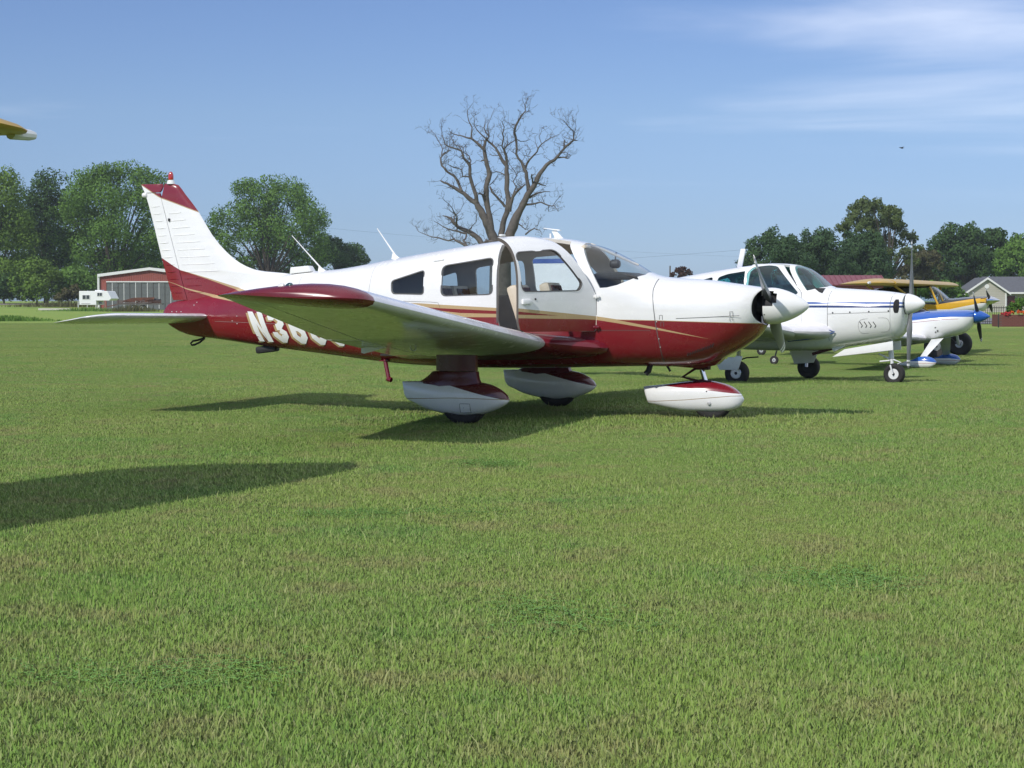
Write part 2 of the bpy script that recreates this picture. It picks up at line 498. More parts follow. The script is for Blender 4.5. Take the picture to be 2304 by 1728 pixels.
def blade_patch(name, n, seed, mats):
    r = np.random.default_rng(seed)
    rad = 0.85 * np.sqrt(r.random(n)) * (0.75 + 0.25 * r.random(n)); ang = r.random(n) * 2 * np.pi
    bx, by = rad * np.cos(ang), rad * np.sin(ang)
    h = 0.008 + 0.014 * r.random(n) ** 1.5
    tall = r.random(n) < 0.006; h[tall] *= 2.2
    w = 0.0012 + 0.0013 * r.random(n)
    la = r.random(n) * 2 * np.pi; lean = (0.15 + 0.75 * r.random(n)) * h
    dx, dy = np.cos(la), np.sin(la); ta = la + np.pi / 2 + (r.random(n) - .5); sx, sy = np.cos(ta), np.sin(ta)
    P = np.zeros((n, 5, 3))
    for k, (t, ww) in enumerate(((0, 1), (0, -1), (0.55, 0.8), (0.55, -0.8))):
        P[:, k, 0] = bx + dx * lean * t * t + sx * w * ww; P[:, k, 1] = by + dy * lean * t * t + sy * w * ww; P[:, k, 2] = h * t - 0.004 * (t == 0)
    P[:, 4, 0] = bx + dx * lean; P[:, 4, 1] = by + dy * lean; P[:, 4, 2] = h
    base = np.arange(n) * 5
    q = np.stack([base, base + 1, base + 3, base + 2], 1); t3 = np.stack([base + 2, base + 3, base + 4], 1)
    me = bpy.data.meshes.new(name)
    me.vertices.add(n * 5); me.vertices.foreach_set('co', P.reshape(-1))
    loops = np.concatenate([np.concatenate([q, t3], 1).reshape(-1)])
    me.loops.add(n * 7); me.loops.foreach_set('vertex_index', loops.astype(np.int32))
    me.polygons.add(n * 2)
    st = np.stack([np.arange(n) * 7, np.arange(n) * 7 + 4], 1).reshape(-1)
    me.polygons.foreach_set('loop_start', st.astype(np.int32))
    me.update(calc_edges=True)
    col = me.attributes.new('blade', 'FLOAT', 'POINT')
    val = r.random(n); val[tall] = 0.9 + 0.1 * r.random(tall.sum())
    col.data.foreach_set('value', np.repeat(val, 5).astype(np.float32))
    for m in mats: me.materials.append(m)
    return bpy.data.objects.new(name, me)

WHEELS = [(-.45, 17.16), (.49, 20.06), (1.98, 17.97), (3.68, 29.8), (5.3, 32.5), (6.3, 30.1), (9.7, 42.8), (10.8, 44.9), (11.6, 49.7), (12.9, 52.7)]

def build_grass():
    m, nt, b = new_mat('grass_blade')
    at = nt.nodes.new('ShaderNodeAttribute'); at.attribute_name = 'blade'
    c = lawn_colour(nt, 0.55)
    v = at.outputs['Fac']
    c = nmix(nt, nrange(nt, v, 0.0, 0.40, 0.3, 0.0), c, (0.070, 0.20, 0.040, 1))
    c = nmix(nt, nrange(nt, v, 0.66, 0.98, 0.0, 0.6), c, (0.42, 0.43, 0.20, 1))
    nt.links.new(c, b.inputs['Base Color'])
    b.inputs['Roughness'].default_value = 0.55; b.inputs['Specular IOR Level'].default_value = 0.3
    # a blade is thin and curls: it takes light from above on either side, so its shading normal leans upward
    ge = nt.nodes.new('ShaderNodeNewGeometry'); va = nt.nodes.new('ShaderNodeVectorMath'); va.operation = 'MULTIPLY_ADD'
    nt.links.new(ge.outputs['Normal'], va.inputs[0]); va.inputs[1].default_value = (.55, .55, .55); va.inputs[2].default_value = (0, 0, 1)
    vn = nt.nodes.new('ShaderNodeVectorMath'); vn.operation = 'NORMALIZE'; nt.links.new(va.outputs[0], vn.inputs[0])
    nt.links.new(vn.outputs[0], b.inputs['Normal'])
    tr = nt.nodes.new('ShaderNodeBsdfTranslucent'); nt.links.new(c, tr.inputs['Color'])
    mx = nt.nodes.new('ShaderNodeMixShader'); mx.inputs[0].default_value = 0.15
    nt.links.new(b.outputs[0], mx.inputs[1]); nt.links.new(tr.outputs[0], mx.inputs[2])
    nt.links.new(mx.outputs[0], nt.nodes['Material Output'].inputs[0])
    lib = bpy.data.collections.new('blade_patches')
    for k in range(4): lib.objects.link(blade_patch('blade_patch', 7500, 50 + k, [m]))
    pts = []; sc = []
    y = 2.6
    while y < 95:
        step = 0.66 if y < 30 else 0.82
        x = -(0.40 * y + 3)
        while x < 0.40 * y + 3:
            px = x + (RNG.random() - .5) * step; py = y + (RNG.random() - .5) * step
            pts.append((px, py, ground_z(px, py))); sc.append(RNG.uniform(.62, .92)); x += step
        y += step
    for wx, wy in WHEELS:                                 # the mower leaves longer grass round parked wheels
        for _ in range(5):
            px, py = wx + RNG.normal() * .25, wy + RNG.normal() * .25
            pts.append((px, py, ground_z(px, py))); sc.append(RNG.uniform(1.5, 2.3))
    for _ in range(500):                                  # and taller tussocks here and there
        py = 3 + 60 * RNG.random() ** 1.3; px = (RNG.random() * 2 - 1) * (0.36 * py + 2)
        pts.append((px, py, ground_z(px, py))); sc.append(RNG.uniform(1.1, 1.5))
    me = bpy.data.meshes.new('grass'); me.from_pydata(pts, [], [])
    at_ = me.attributes.new('size', 'FLOAT', 'POINT'); at_.data.foreach_set('value', np.array(sc, np.float32))
    o = bpy.data.objects.new('grass', me); COL.objects.link(o); me.materials.append(m)
    tag(o, 'short mown grass covering the airfield', 'grass', kind='stuff')
    ng = bpy.data.node_groups.new('grass_nodes', 'GeometryNodeTree')
    ng.interface.new_socket('Geometry', in_out='INPUT', socket_type='NodeSocketGeometry')
    ng.interface.new_socket('Geometry', in_out='OUTPUT', socket_type='NodeSocketGeometry')
    gi = ng.nodes.new('NodeGroupInput'); go = ng.nodes.new('NodeGroupOutput')
    ci = ng.nodes.new('GeometryNodeCollectionInfo'); ci.inputs['Collection'].default_value = lib
    ci.inputs['Separate Children'].default_value = True; ci.inputs['Reset Children'].default_value = True
    ip = ng.nodes.new('GeometryNodeInstanceOnPoints'); ip.inputs['Pick Instance'].default_value = True
    rv = ng.nodes.new('FunctionNodeRandomValue'); rv.data_type = 'FLOAT_VECTOR'
    rv.inputs[0].default_value = (0, 0, 0); rv.inputs[1].default_value = (0, 0, 6.283)
    rs = ng.nodes.new('GeometryNodeInputNamedAttribute'); rs.data_type = 'FLOAT'; rs.inputs['Name'].default_value = 'size'
    ng.links.new(gi.outputs[0], ip.inputs['Points']); ng.links.new(ci.outputs[0], ip.inputs['Instance'])
    ng.links.new(rv.outputs[0], ip.inputs['Rotation']); ng.links.new(rs.outputs[0], ip.inputs['Scale'])
    ng.links.new(ip.outputs[0], go.inputs[0])
    md = o.modifiers.new('grass', 'NODES'); md.node_group = ng

build_ground()
build_grass()

def clover_patch(seed, m):
    """low broad-leaved weeds: three leaflets on a stalk, many to a patch"""
    r = np.random.default_rng(seed); n = 110
    V, q, at = [], [], []
    for i in range(n):
        cx, cy = r.normal() * .16, r.normal() * .12; h = .012 + .018 * r.random(); a0 = r.random() * 6.28; s = .005 + .006 * r.random(); v = r.random()
        for k in range(3):
            a = a0 + k * 2.094; ux, uy = math.cos(a), math.sin(a); o = len(V)
            V += [(cx, cy, h), (cx + (ux - uy * .6) * s, cy + (uy + ux * .6) * s, h + .002), (cx + ux * s * 1.9, cy + uy * s * 1.9, h - .001), (cx + (ux + uy * .6) * s, cy + (uy - ux * .6) * s, h + .002)]
            q.append((o, o + 1, o + 2, o + 3)); at += [v] * 4
    me = bpy.data.meshes.new('clover_patch'); me.from_pydata(V, [], q)
    a_ = me.attributes.new('blade', 'FLOAT', 'POINT'); a_.data.foreach_set('value', np.array(at, np.float32)); me.materials.append(m)
    return bpy.data.objects.new('clover_patch', me)

def build_clover():
    m = mat('clover_leaf', (0.165, 0.320, 0.070), 0.6, var=.25, scale=1.5, spec=.3)
    lib = bpy.data.collections.new('clover_patches')
    for k in range(3): lib.objects.link(clover_patch(80 + k, m))
    pts, sc = [], []
    for cx, cy in ((-.83, 9.7), (-.55, 9.8), (.37, 6.55), (-.9, 5.45), (-1.3, 5.6), (1.4, 7.4), (-.2, 12.6)):
        for _ in range(4):
            px, py = cx + RNG.normal() * .16, cy + RNG.normal() * .12
            pts.append((px, py, ground_z(px, py))); sc.append(RNG.uniform(.6, 1.0))
    me = bpy.data.meshes.new('clover'); me.from_pydata(pts, [], []); a_ = me.attributes.new('size', 'FLOAT', 'POINT'); a_.data.foreach_set('value', np.array(sc, np.float32))
    o = bpy.data.objects.new('clover', me); COL.objects.link(o); me.materials.append(m); tag(o, 'low dark clover growing in patches among the grass', 'clover', kind='stuff')
    ng = bpy.data.node_groups['grass_nodes'].copy(); ng.name = 'clover_nodes'
    for nd in ng.nodes:
        if nd.bl_idname == 'GeometryNodeCollectionInfo': nd.inputs['Collection'].default_value = lib
    md = o.modifiers.new('clover', 'NODES'); md.node_group = ng
build_clover()

# ------------------------------------------------------------------ shared aircraft materials
RED = (0.20, 0.008, 0.018, 1)
WHITE = (0.80, 0.80, 0.79, 1)
GOLD = (0.46, 0.33, 0.17, 1)
M = {}
M['white'] = mat('white_paint', WHITE, 0.25, coat=0.4, var=0.04, scale=2)
M['red'] = mat('crimson_paint', (0.14, 0.007, 0.016), 0.28, coat=0.25, var=0.12, scale=3)
M['red_shade'] = mat('maroon_leg_paint', (0.085, 0.006, 0.012), 0.28, coat=0.2, var=0.12, scale=3)  # same crimson, darkened to paint in the shade under the wing
M['gold'] = mat('gold_paint', GOLD, 0.3, coat=0.4, var=0.08)
M['rubber'] = mat('tyre_rubber', (0.022, 0.021, 0.02), 0.8, var=0.3, scale=18, bump=0.002, bump_scale=120)
M['dark'] = mat('dark_metal', (0.02, 0.02, 0.022), 0.6, var=0.3)
M['cavity'] = mat('engine_baffle', (0.012, 0.012, 0.013), 0.8, var=0.4)
M['seam'] = mat('seam_sealant', (0.10, 0.10, 0.10), 0.7, var=0.2)
M['seam_pale'] = mat('skin_lap', (0.30, 0.28, 0.28), 0.6, var=.2)
M['white_leg'] = mat('white_leg_paint', (0.72, 0.73, 0.73), 0.35, coat=.3, var=.06)
M['steel'] = mat('bare_steel', (0.55, 0.55, 0.56), 0.3, 1.0, var=0.1)
M['chrome'] = mat('polished_chrome', (0.75, 0.76, 0.78), 0.08, 1.0, var=0.05)
M['alloy'] = mat('alloy_rim', (0.55, 0.55, 0.54), 0.4, 0.7, var=0.15)
M['propgrey'] = mat('propeller_grey', (0.20, 0.205, 0.21), 0.38, 0.35, var=0.12)
M['black'] = mat('black_plastic', (0.015, 0.015, 0.017), 0.55, var=0.25)
M['lining'] = mat('cabin_lining', (0.58, 0.55, 0.49), 0.8, var=0.12)
M['trim_dark'] = mat('door_trim', (0.10, 0.085, 0.07), 0.75, var=0.15)
M['vinyl'] = mat('cream_vinyl', (0.60, 0.52, 0.40), 0.5, var=0.1, bump=0.002, bump_scale=90)
M['maroon'] = mat('maroon_velour', (0.07, 0.015, 0.017), 0.85, var=0.2)
M['carpet'] = mat('cabin_carpet', (0.035, 0.03, 0.03), 0.95, var=0.3, scale=40)
M['glass'] = glass_mat('perspex', (0.90, 0.93, 0.94), 1.62)
M['lens_clear'] = mat('clear_lens', (0.75, 0.75, 0.72), 0.1, var=0.05, coat=1)
M['lens_green'] = mat('green_lens', (0.01, 0.05, 0.06), 0.08, var=0.05, coat=1)
M['lens_red'] = mat('red_lens', (0.42, 0.02, 0.02), 0.12, var=0.05, coat=1)

def wheel(parent, c, r, w, hub=0.45, rim=None, name='wheel', hubcol=None, cut=None):
    """tyre with tread shoulders, dished rim and hub cap as sub-parts; axle along y"""
    x, y, z = c
    t = MB(); h = w / 2
    t.lathe([(-h * .62, r * hub), (-h * .92, r * .62), (-h, r * .80), (-h * .86, r * .93), (-h * .45, r * .99), (0, r), (h * .45, r * .99), (h * .86, r * .93), (h, r * .80), (h * .92, r * .62), (h * .62, r * hub)], c, (0, 1, 0), 32)
    o = t.build(name, M['rubber'], parent, True, 50)
    if cut is not None:                                   # the part inside a closed fairing is not built
        bm = bmesh.new(); bm.from_mesh(o.data)
        bmesh.ops.bisect_plane(bm, geom=bm.verts[:] + bm.edges[:] + bm.faces[:], plane_co=(0, 0, cut), plane_no=(0, 0, 1), clear_outer=True)
        bm.to_mesh(o.data); bm.free()
    m = MB()
    for s in (-1, 1):
        m.lathe([(0, r * hub * .3), (s * h * .45, r * hub * .55), (s * h * .55, r * hub * .9), (s * h * .74, r * hub * 1.03), (s * h * .70, r * hub * 1.10)], c, (0, 1, 0), 24)
    m.build('rim', rim or M['alloy'], o)
    k = MB()
    for s in (-1, 1): k.lathe([(0, r * hub * .3), (s * h * .72, r * hub * .30), (s * h * .80, r * hub * .18)], c, (0, 1, 0), 14)
    k.build('hub_cap', hubcol or M['dark'], o)
    return o

def ribbon(fn, pts, w, name, m, parent, n=8):
    """thin strip along a surface: fn(x, z) -> point; pts = [(x, z)]"""
    mb = MB(); fine = []
    for a, b in zip(pts, pts[1:]):
        for k in range(n): fine.append((a[0] + (b[0] - a[0]) * k / n, a[1] + (b[1] - a[1]) * k / n))
    fine.append(pts[-1]); rows = []
    for i, p in enumerate(fine):
        q = fine[min(i + 1, len(fine) - 1)]; o = fine[max(i - 1, 0)]
        d = Vector((q[0] - o[0], q[1] - o[1])); d.normalize(); s = Vector((-d.y, d.x)) * w / 2
        rows.append([fn(p[0] + s.x, p[1] + s.y), fn(p[0] - s.x, p[1] - s.y)])
    mb.loft(rows, False, False, False)
    return mb.build(name, m, parent, False)

def propeller(parent, c, radius, ang, m, m_tip=None, blades=2, chord=0.15, pitch=1.45, r0=0.10, ax=1):
    """blades as parts: ang is degrees above the aircraft's right-hand horizontal"""
    out = []
    for k in range(blades):
        a = R(ang + 360 / blades * k)
        B = Vector((0, -math.cos(a), math.sin(a))); T = Vector((0, -math.sin(a), -math.cos(a))); F = Vector((1, 0, 0))
        def section(t, grow=0.0):
            r = r0 + (radius - r0) * t
            ch = chord * interp([(0, .38), (.12, .55), (.35, 1.0), (.7, .92), (.92, .70), (.985, .50), (1, .28)], t)
            th = max(0.006, 0.055 * (1 - t) ** 1.5 + 0.012)
            be = math.atan(pitch / (2 * math.pi * max(r, .13)))
            C = T * math.cos(be) + F * math.sin(be); N = F * math.cos(be) - T * math.sin(be)
            q = [(0, 0), (.12, -.12), (.45, -.12), (.8, -.08), (1, .1), (.85, .55), (.6, .85), (.35, .7), (.12, .3)]
            return [Vector(c) + B * r + C * (ch * (x - .5) * (1 + grow * 1.5)) + N * (th * z + (grow * .05 if z > .2 else -grow * .05)) for x, z in q]
        mb = MB(); mb.loft([section(t) for t in np.linspace(0, 1, 15)])
        o = mb.build('propeller_blade', m, parent, True, 40); out.append(o)
        if m_tip:
            for t0, t1 in ((.86, .89), (.925, .965)):
                s = MB(); s.loft([section(t0, .04), section((t0 + t1) / 2, .04), section(t1, .04)]); s.build('tip_stripe', m_tip, o, False)
    return out

# ------------------------------------------------------------------ the red and white low-wing airplane
def build_main():
    root = empty('airplane', (0.021, 18.608, 0), R(-18))
    tag(root, 'crimson and white low-wing airplane with its cabin door standing open, nearest on the grass', 'airplane')
    X0, X1 = -4.4, 2.8
    U = [(-4.4, 1.84), (-3.97, 1.59), (-3.78, 1.481), (-3.69, 1.459), (-3.44, 1.393), (-3.056, 1.285), (-2.7, 1.195), (-2.2, 1.145), (-.84, 1.124), (-.609, 1.110), (.012, 1.077), (1.025, .997), (1.236, .967), (1.62, .960), (2.65, .930)]
    def shift(c, tab): return [(x, z - interp(tab, x)) for x, z in c]
    g1 = shift(U, [(-3.80, .0), (-3.5, .010), (-3.05, .030), (-.6, .036), (.012, .030), (1.03, .032), (1.24, .006), (2.6, .005)])
    G2t = [(-4.0, 1.375), (-3.838, 1.332), (-3.7, 1.284), (-3.36, 1.214), (-2.6, 1.105), (-.6, 1.048), (-.38, 1.026), (0, 1.018), (.23, 1.012), (.86, .998), (1.025, .990), (1.236, .960), (1.596, .893), (2.105, .784), (2.5, .70)]
    G2b = shift(G2t, [(-3.95, .002), (-3.8, .006), (-3.36, .030), (-2.6, .04), (-.6, .044), (0, .033), (1.03, .028), (1.236, .030), (1.596, .022), (2.105, .001), (2.11, -.01)])
    TOP = [(-4.4, 2.50), (-4.23, 2.396), (-4.023, 2.269), (-3.798, 2.193), (-3.542, 2.099), (-3.3, 2.02), (2.8, 2.0)]
    TOPg = [(x, z - .010) for x, z in TOP]
    P = paint('airplane_paint', WHITE, [(U, None, RED), (U, g1, GOLD), (G2t, G2b, GOLD), (None, TOPg, GOLD), (None, TOP, RED)], X0, X1)
    # ---- fuselage solid
    B = Body(
        zt=[(-3.985, 1.045), (-3.93, 1.112), (-3.84, 1.143), (-3.67, 1.166), (-3.3, 1.235), (-2.9, 1.335), (-2.6, 1.415), (-2.35, 1.448), (-1.95, 1.475), (-1.6, 1.525), (-1.27, 1.582), (-.93, 1.635), (-.67, 1.675), (-.41, 1.712), (-.16, 1.745), (.1, 1.770), (.36, 1.783), (.50, 1.777), (.655, 1.756), (.80, 1.725), (.94, 1.688), (1.13, 1.604), (1.31, 1.503), (1.42, 1.435), (1.47, 1.412), (1.56, 1.390), (1.68, 1.376), (2.04, 1.350), (2.28, 1.318), (2.46, 1.292), (2.56, 1.278)],
        zb=[(-3.985, .965), (-3.93, .89), (-3.85, .845), (-3.77, .805), (-3.6, .765), (-3.4, .745), (-2.84, .674), (-1.94, .576), (-1.2, .500), (-.75, .478), (-.3, .467), (.47, .476), (.97, .492), (1.5, .503), (1.75, .500), (2.0, .516), (2.12, .548), (2.19, .600), (2.31, .660), (2.42, .727), (2.54, .830), (2.585, .905)],
        w=[(-3.985, .02), (-3.93, .045), (-3.7, .085), (-3.4, .135), (-3, .195), (-2.5, .275), (-2, .352), (-1.5, .435), (-1, .510), (-.5, .553), (0, .566), (.5, .570), (1.03, .563), (1.55, .535), (2.0, .500), (2.3, .462), (2.48, .415), (2.585, .365)],
        zc=[(-3.985, 1.01), (-3.4, .97), (-3, .98), (-2, 1.02), (-1, 1.12), (0, 1.16), (1.1, 1.12), (1.6, 1.06), (2.2, 1.05), (2.585, 1.07)],
        nu=[(-3.98, 2.0), (-2.5, 2.1), (-1.5, 2.5), (-.8, 3.0), (0, 3.2), (.7, 3.1), (1.1, 2.7), (1.5, 2.35), (2.1, 2.25), (2.585, 2.3)],
        nl=[(-3.98, 2.0), (-3, 2.3), (-2, 2.8), (-1, 3.6), (1, 3.8), (1.7, 3.2), (2.2, 2.6), (2.585, 2.3)],
        nose=0.09, nose_x=2.585, nose_l=.42)
    SEAM = 1.60
    xs = [-3.985, -3.965, -3.93, -3.88, -3.8] + list(np.arange(-3.7, SEAM - .02, .075)) + [SEAM]
    outer = B.mesh(xs, 72)
    inner = B.mesh([-1.42, -1.40] + list(np.arange(-1.3, 1.40, .08)) + [1.44], 72, .030)
    rf_ = MB(); rf_.loft([B.ring(x, 72) for x in xs + list(np.arange(1.68, 2.45, .07))], True, False); ref = rf_.mesh('reference')
    so, si = solid(outer), solid(inner)
    shell = boolean(so, [si], 'DIFFERENCE'); ss = solid(shell)
    # openings (x, z)
    door_poly = [(.012, .95), (.035, .875), (.09, .852), (1.0, .850), (1.022, .87), (1.025, 1.195), (1.012, 1.222), (.86, 1.45), (.70, 1.69), (.60, 1.95), (.012, 1.95)]
    win_front = rounded([(.062, 1.235), (.035, 1.57), (.075, 1.60), (.555, 1.632), (.835, 1.315), (.79, 1.248)], .06)
    win_mid = rounded([(-.586, 1.198), (-.586, 1.492), (-.05, 1.572), (-.045, 1.214)], .055)
    win_rear = rounded([(-1.135, 1.222), (-1.150, 1.345), (-.788, 1.452), (-.785, 1.214)], .035)
    shield = [(.795, 1.735), (1.052, 1.272), (1.12, 1.276), (1.22, 1.300), (1.32, 1.345), (1.40, 1.388), (1.436, 1.402), (1.436, 1.70), (1.0, 1.95), (.70, 1.95), (.752, 1.80)]
    def cutter(poly, y0, y1): mb = MB(); mb.prism(poly, y0, y1); return solid(mb.mesh('cutter'))
    c_door = cutter(door_poly, -1, -.26); c_doorin = cutter(inset(door_poly, .005), -1, -.265)
    c_ff = cutter(win_front, .2, 1.0); c_fd = cutter(win_front, -1, -.2)
    c_mr, c_ml = cutter(win_mid, -1, -.2), cutter(win_mid, .2, 1); c_rr, c_rl = cutter(win_rear, -1, -.1), cutter(win_rear, .1, 1)
    c_ws = cutter(shield, -1, 1)
    body = boolean(ss, [c_door, c_ff, c_mr, c_ml, c_rr, c_rl, c_ws], 'DIFFERENCE')
    dm = boolean(ss, [c_doorin], 'INTERSECT'); ds = solid(dm); dm2 = boolean(ds, [c_fd], 'DIFFERENCE')
    skin_normals(body, [ref, inner]); skin_normals(dm2, [ref, inner])
    fus = link('fuselage', body, [P, M['lining']], root, False)
    door = link('cabin_door', dm2, [P, M['trim_dark']], root, False)
    hx, hy, phi = 1.025, -.565, R(59)
    door.rotation_euler = (0, 0, phi)
    door.location = (hx - (hx * math.cos(phi) - hy * math.sin(phi)), hy - (hx * math.sin(phi) + hy * math.cos(phi)), 0)
    # glazing: thin shell cut to each opening
    g_o = solid(B.mesh(list(np.arange(-1.3, 1.59, .06)), 72, .005)); g_i = solid(B.mesh([-1.25] + list(np.arange(-1.2, 1.5, .06)), 72, .009))
    gs = solid(boolean(g_o, [g_i], 'DIFFERENCE'))
    for cut, par, nm in ((c_ws, fus, 'windshield'), (c_mr, fus, 'window'), (c_rr, fus, 'window'), (c_ml, fus, 'window'), (c_rl, fus, 'window'), (c_ff, fus, 'window'), (c_fd, door, 'window')):
        gm = boolean(gs, [cut], 'INTERSECT'); skin_normals(gm, [g_o.data, g_i.data]); gm.polygons.foreach_set('material_index', [0] * len(gm.polygons))
        link(nm, gm, M['glass'], par, False)
    # rubber beads round the side windows and the door opening
    R_ = lambda x, z: B.on(x, z, -1, .004)
    for poly, par in ((win_mid, fus), (win_rear, fus), (win_front, door)):
        ribbon(R_, inset(poly, -.004) + [inset(poly, -.004)[0]], .010, 'window_seal', M['seam'], par, 1)
    de = [(.006, z) for z in np.linspace(.93, 1.70, 16)]
    ribbon(R_, de, .012, 'door_seal', M['seam'], fus, 1)
    drop(so, si, ss, c_door, c_doorin, c_ff, c_fd, c_mr, c_ml, c_rr, c_rl, c_ws, ds, g_o, g_i, gs)
    # door furniture
    hb = MB(); p = B.on(.11, 1.137, -1, .012); hb.box(p, (.115, .028, .045)); hb.build('door_handle', M['white'], door, bevel=.008)
    lk = MB(); lk.lathe([(0, .011), (.006, .009)], B.on(.225, 1.163, -1, 0), (0, -1, 0), 10); lk.build('lock', M['dark'], door)
    ap = MB(); ap.patch(B.on(.12, 1.02, -1, -.045), B.on(.9, 1.02, -1, -.045), B.on(.9, 1.17, -1, -.045), B.on(.12, 1.17, -1, -.045)); ap.build('door_panel', M['vinyl'], door)
    for z in (1.189, .893):
        h = MB(); h.box((1.015, -.588, z), (.085, .022, .022)); h.lathe([(-.02, .012), (.02, .012)], (1.026, -.592, z), (0, 0, 1), 8); h.build('door_hinge', M['white'] if z > 1 else M['red'], fus, bevel=.003)
    # ---- cowling: open nose with the baffles inside
    cx = [SEAM + .0004] + list(np.arange(1.68, 2.45, .07)) + [2.47, 2.51, 2.54, 2.565, 2.585]
    rings = [B.ring(x, 72) for x in cx]
    last = rings[-1]; cz = 1.095
    def shrink(k, dx): return [(x + dx, y * k, cz + (z - cz) * k) for x, y, z in last]
    rings += [shrink(.975, .006), shrink(.94, .002), shrink(.92, -.02), shrink(.90, -.08)]
    mb = MB(); mb.loft(rings, False, False)
    cow = mb.build('cowling', P, root, True, 60)
    bv = BVHTree.FromPolygons([v.co for v in ref.vertices], [p.vertices for p in ref.polygons]); cm_ = cow.data
    cn_ = [Vector(n_.vector) for n_ in cm_.corner_normals]
    for l_ in cm_.loops:
        co = cm_.vertices[l_.vertex_index].co
        if co.x < 1.72:
            loc_, nr_, ix, _d = bv.find_nearest(co); fv = ref.polygons[ix].vertices; wv = poly_3d_calc([ref.vertices[i].co for i in fv], loc_)
            nn = Vector((0, 0, 0))
            for i, q in zip(fv, wv): nn += ref.vertices[i].normal * q
            cn_[l_.index] = nn.normalized() if nn.dot(cn_[l_.index]) > 0 else -nn.normalized()
    cm_.normals_split_custom_set(cn_)
    mb = MB(); mb.loft([shrink(.91, -.06), shrink(.2, -.05)], True, True); mb.build('engine_baffle', M['cavity'], cow)
    S = lambda x, z: B.on(x, z, -1, .0022)
    ribbon(S, [(1.572, 1.36), (1.562, 1.25), (1.596, .968), (1.64, .70), (1.65, .55)], .007, 'cowl_seam', M['seam'], cow, 6)
    ribbon(S, [(1.80, .978), (2.05, .988), (2.40, 1.006)], .005, 'cowl_seam', M['seam'], cow, 6)
    ribbon(S, [(1.04, .86), (1.55, .862)], .003, 'panel_seam', M['seam'], fus, 8)
    ribbon(S, [(-1.42, .56), (-1.42, 1.0), (-1.40, 1.50)], .0028, 'skin_seam', M['seam_pale'], fus, 10)
    ribbon(S, [(-2.30, .66), (-2.30, 1.05), (-2.28, 1.40)], .0028, 'skin_seam', M['seam_pale'], fus, 8)
    ribbon(S, [(-3.3, .93), (-2.3, .90), (-1.0, .86)], .0026, 'skin_seam', M['seam_pale'], fus, 12)
    ribbon(S, [(-1.2, 1.15), (-.7, 1.135), (-.62, 1.128), (-.60, 1.08)], .003, 'panel_seam', M['seam'], fus, 6)
    for x, z0, z1 in ((1.655, .965, 1.008), (1.668, .90, .945), (2.325, 1.00, 1.045), (2.325, .955, .985)):
        ribbon(S, [(x - .014, z0), (x - .014, z1), (x + .014, z1), (x + .014, z0)], .004, 'cowl_latch', M['seam'], cow, 2)
    rv = MB(); rv.lathe([(0, .007), (.003, .005), (.005, .001)], (0, 0, 0), (0, -1, 0), 8); rme = rv.mesh('rivet'); rme.materials.append(M['alloy'])
    def rivets(pts, par, mtl=None):
        for x, z in pts:
            o = bpy.data.objects.new('rivet', rme); COL.objects.link(o); o.parent = par; o.location = B.on(x, z, -1, .001)
    rivets([(1.612, .945), (1.621, .880), (1.632, .780), (1.640, .70)], cow)
    rivets([(-3.02, .985), (-3.08, .935), (-3.02, .905), (-3.55, 1.13), (-3.58, 1.10), (-3.86, 1.03), (-3.80, 1.03), (-3.74, 1.03)], fus)
    lv = MB(); lv.box((0, 0, 0), (.007, .006, .05), Matrix.Rotation(R(20), 3, 'Y')); lme = lv.mesh('louver'); lme.materials.append(M['cavity'])
    for k in range(11):
        t = k / 10; o = bpy.data.objects.new('louver', lme); COL.objects.link(o); o.parent = cow
        x, z = 1.90 + .24 * t, .640 + .085 * t; o.location = B.on(x, z, -1, .001)
    # chin scoop under the nose, exhaust, drain
    mb = MB(); mb.loft([[(x, y * w, zz) for y, zz in ((-1, zt_), (1, zt_), (.8, zb_), (-.8, zb_))] for x, w, zt_, zb_ in ((1.70, .10, .53, .500), (1.95, .15, .54, .485), (2.10, .14, .60, .520), (2.16, .12, .62, .575))])
    mb.build('chin_scoop', M['red'], cow)
    mb = MB(); mb.tube([(1.48, -.22, .53), (1.46, -.22, .46), (1.43, -.22, .43)], .028, 12); mb.build('exhaust_pipe', M['dark'], cow)
    mb = MB(); mb.bar((1.62, -.14, .52), (1.66, -.14, .455), .012, .02); mb.build('drain_pipe', M['dark'], cow)
    # ---- spinner with blade cut-outs, propeller
    hub = (2.61, 0, 1.097); ANG = 28
    prof = [(2.572, .172), (2.585, .1755), (2.60, .177), (2.635, .178), (2.67, .176), (2.705, .170), (2.74, .161), (2.79, .145), (2.84, .124), (2.89, .098), (2.94, .066), (2.975, .036), (2.992, .014), (2.998, .001)]
    n = 72; v = []; f = []
    for d, r in prof:
        for k in range(n):
            a = 2 * math.pi * k / n; v.append((d, -r * math.cos(a), hub[2] + r * math.sin(a)))
    for i in range(len(prof) - 1):
        for k in range(n):
            a = math.degrees(2 * math.pi * (k + .5) / n)
            near = min(abs((a - b + 180) % 360 - 180) for b in (ANG - 2, ANG + 178))
            if 0 <= i <= 4 and near < (27 if i < 4 else 18): continue
            f.append((i * n + k, i * n + (k + 1) % n, (i + 1) * n + (k + 1) % n, (i + 1) * n + k))
    mb = MB(); mb.add(v, f); sp = mb.build('spinner', M['white'], root, True, 40)
    mb = MB(); mb.lathe([(2.566, .170), (2.571, .171)], (0, 0, hub[2]), (1, 0, 0), 48); mb.lathe([(2.571, .13), (2.72, .10)], (0, 0, hub[2]), (1, 0, 0), 32); mb.build('spinner_bulkhead', M['dark'], sp)
    mb = MB(); mb.lathe([(2.45, .10), (2.566, .10)], (0, 0, hub[2]), (1, 0, 0), 24); mb.build('propeller_hub', M['dark'], sp)
    rsm = rv.mesh('screw'); rsm.materials.append(M['dark'])
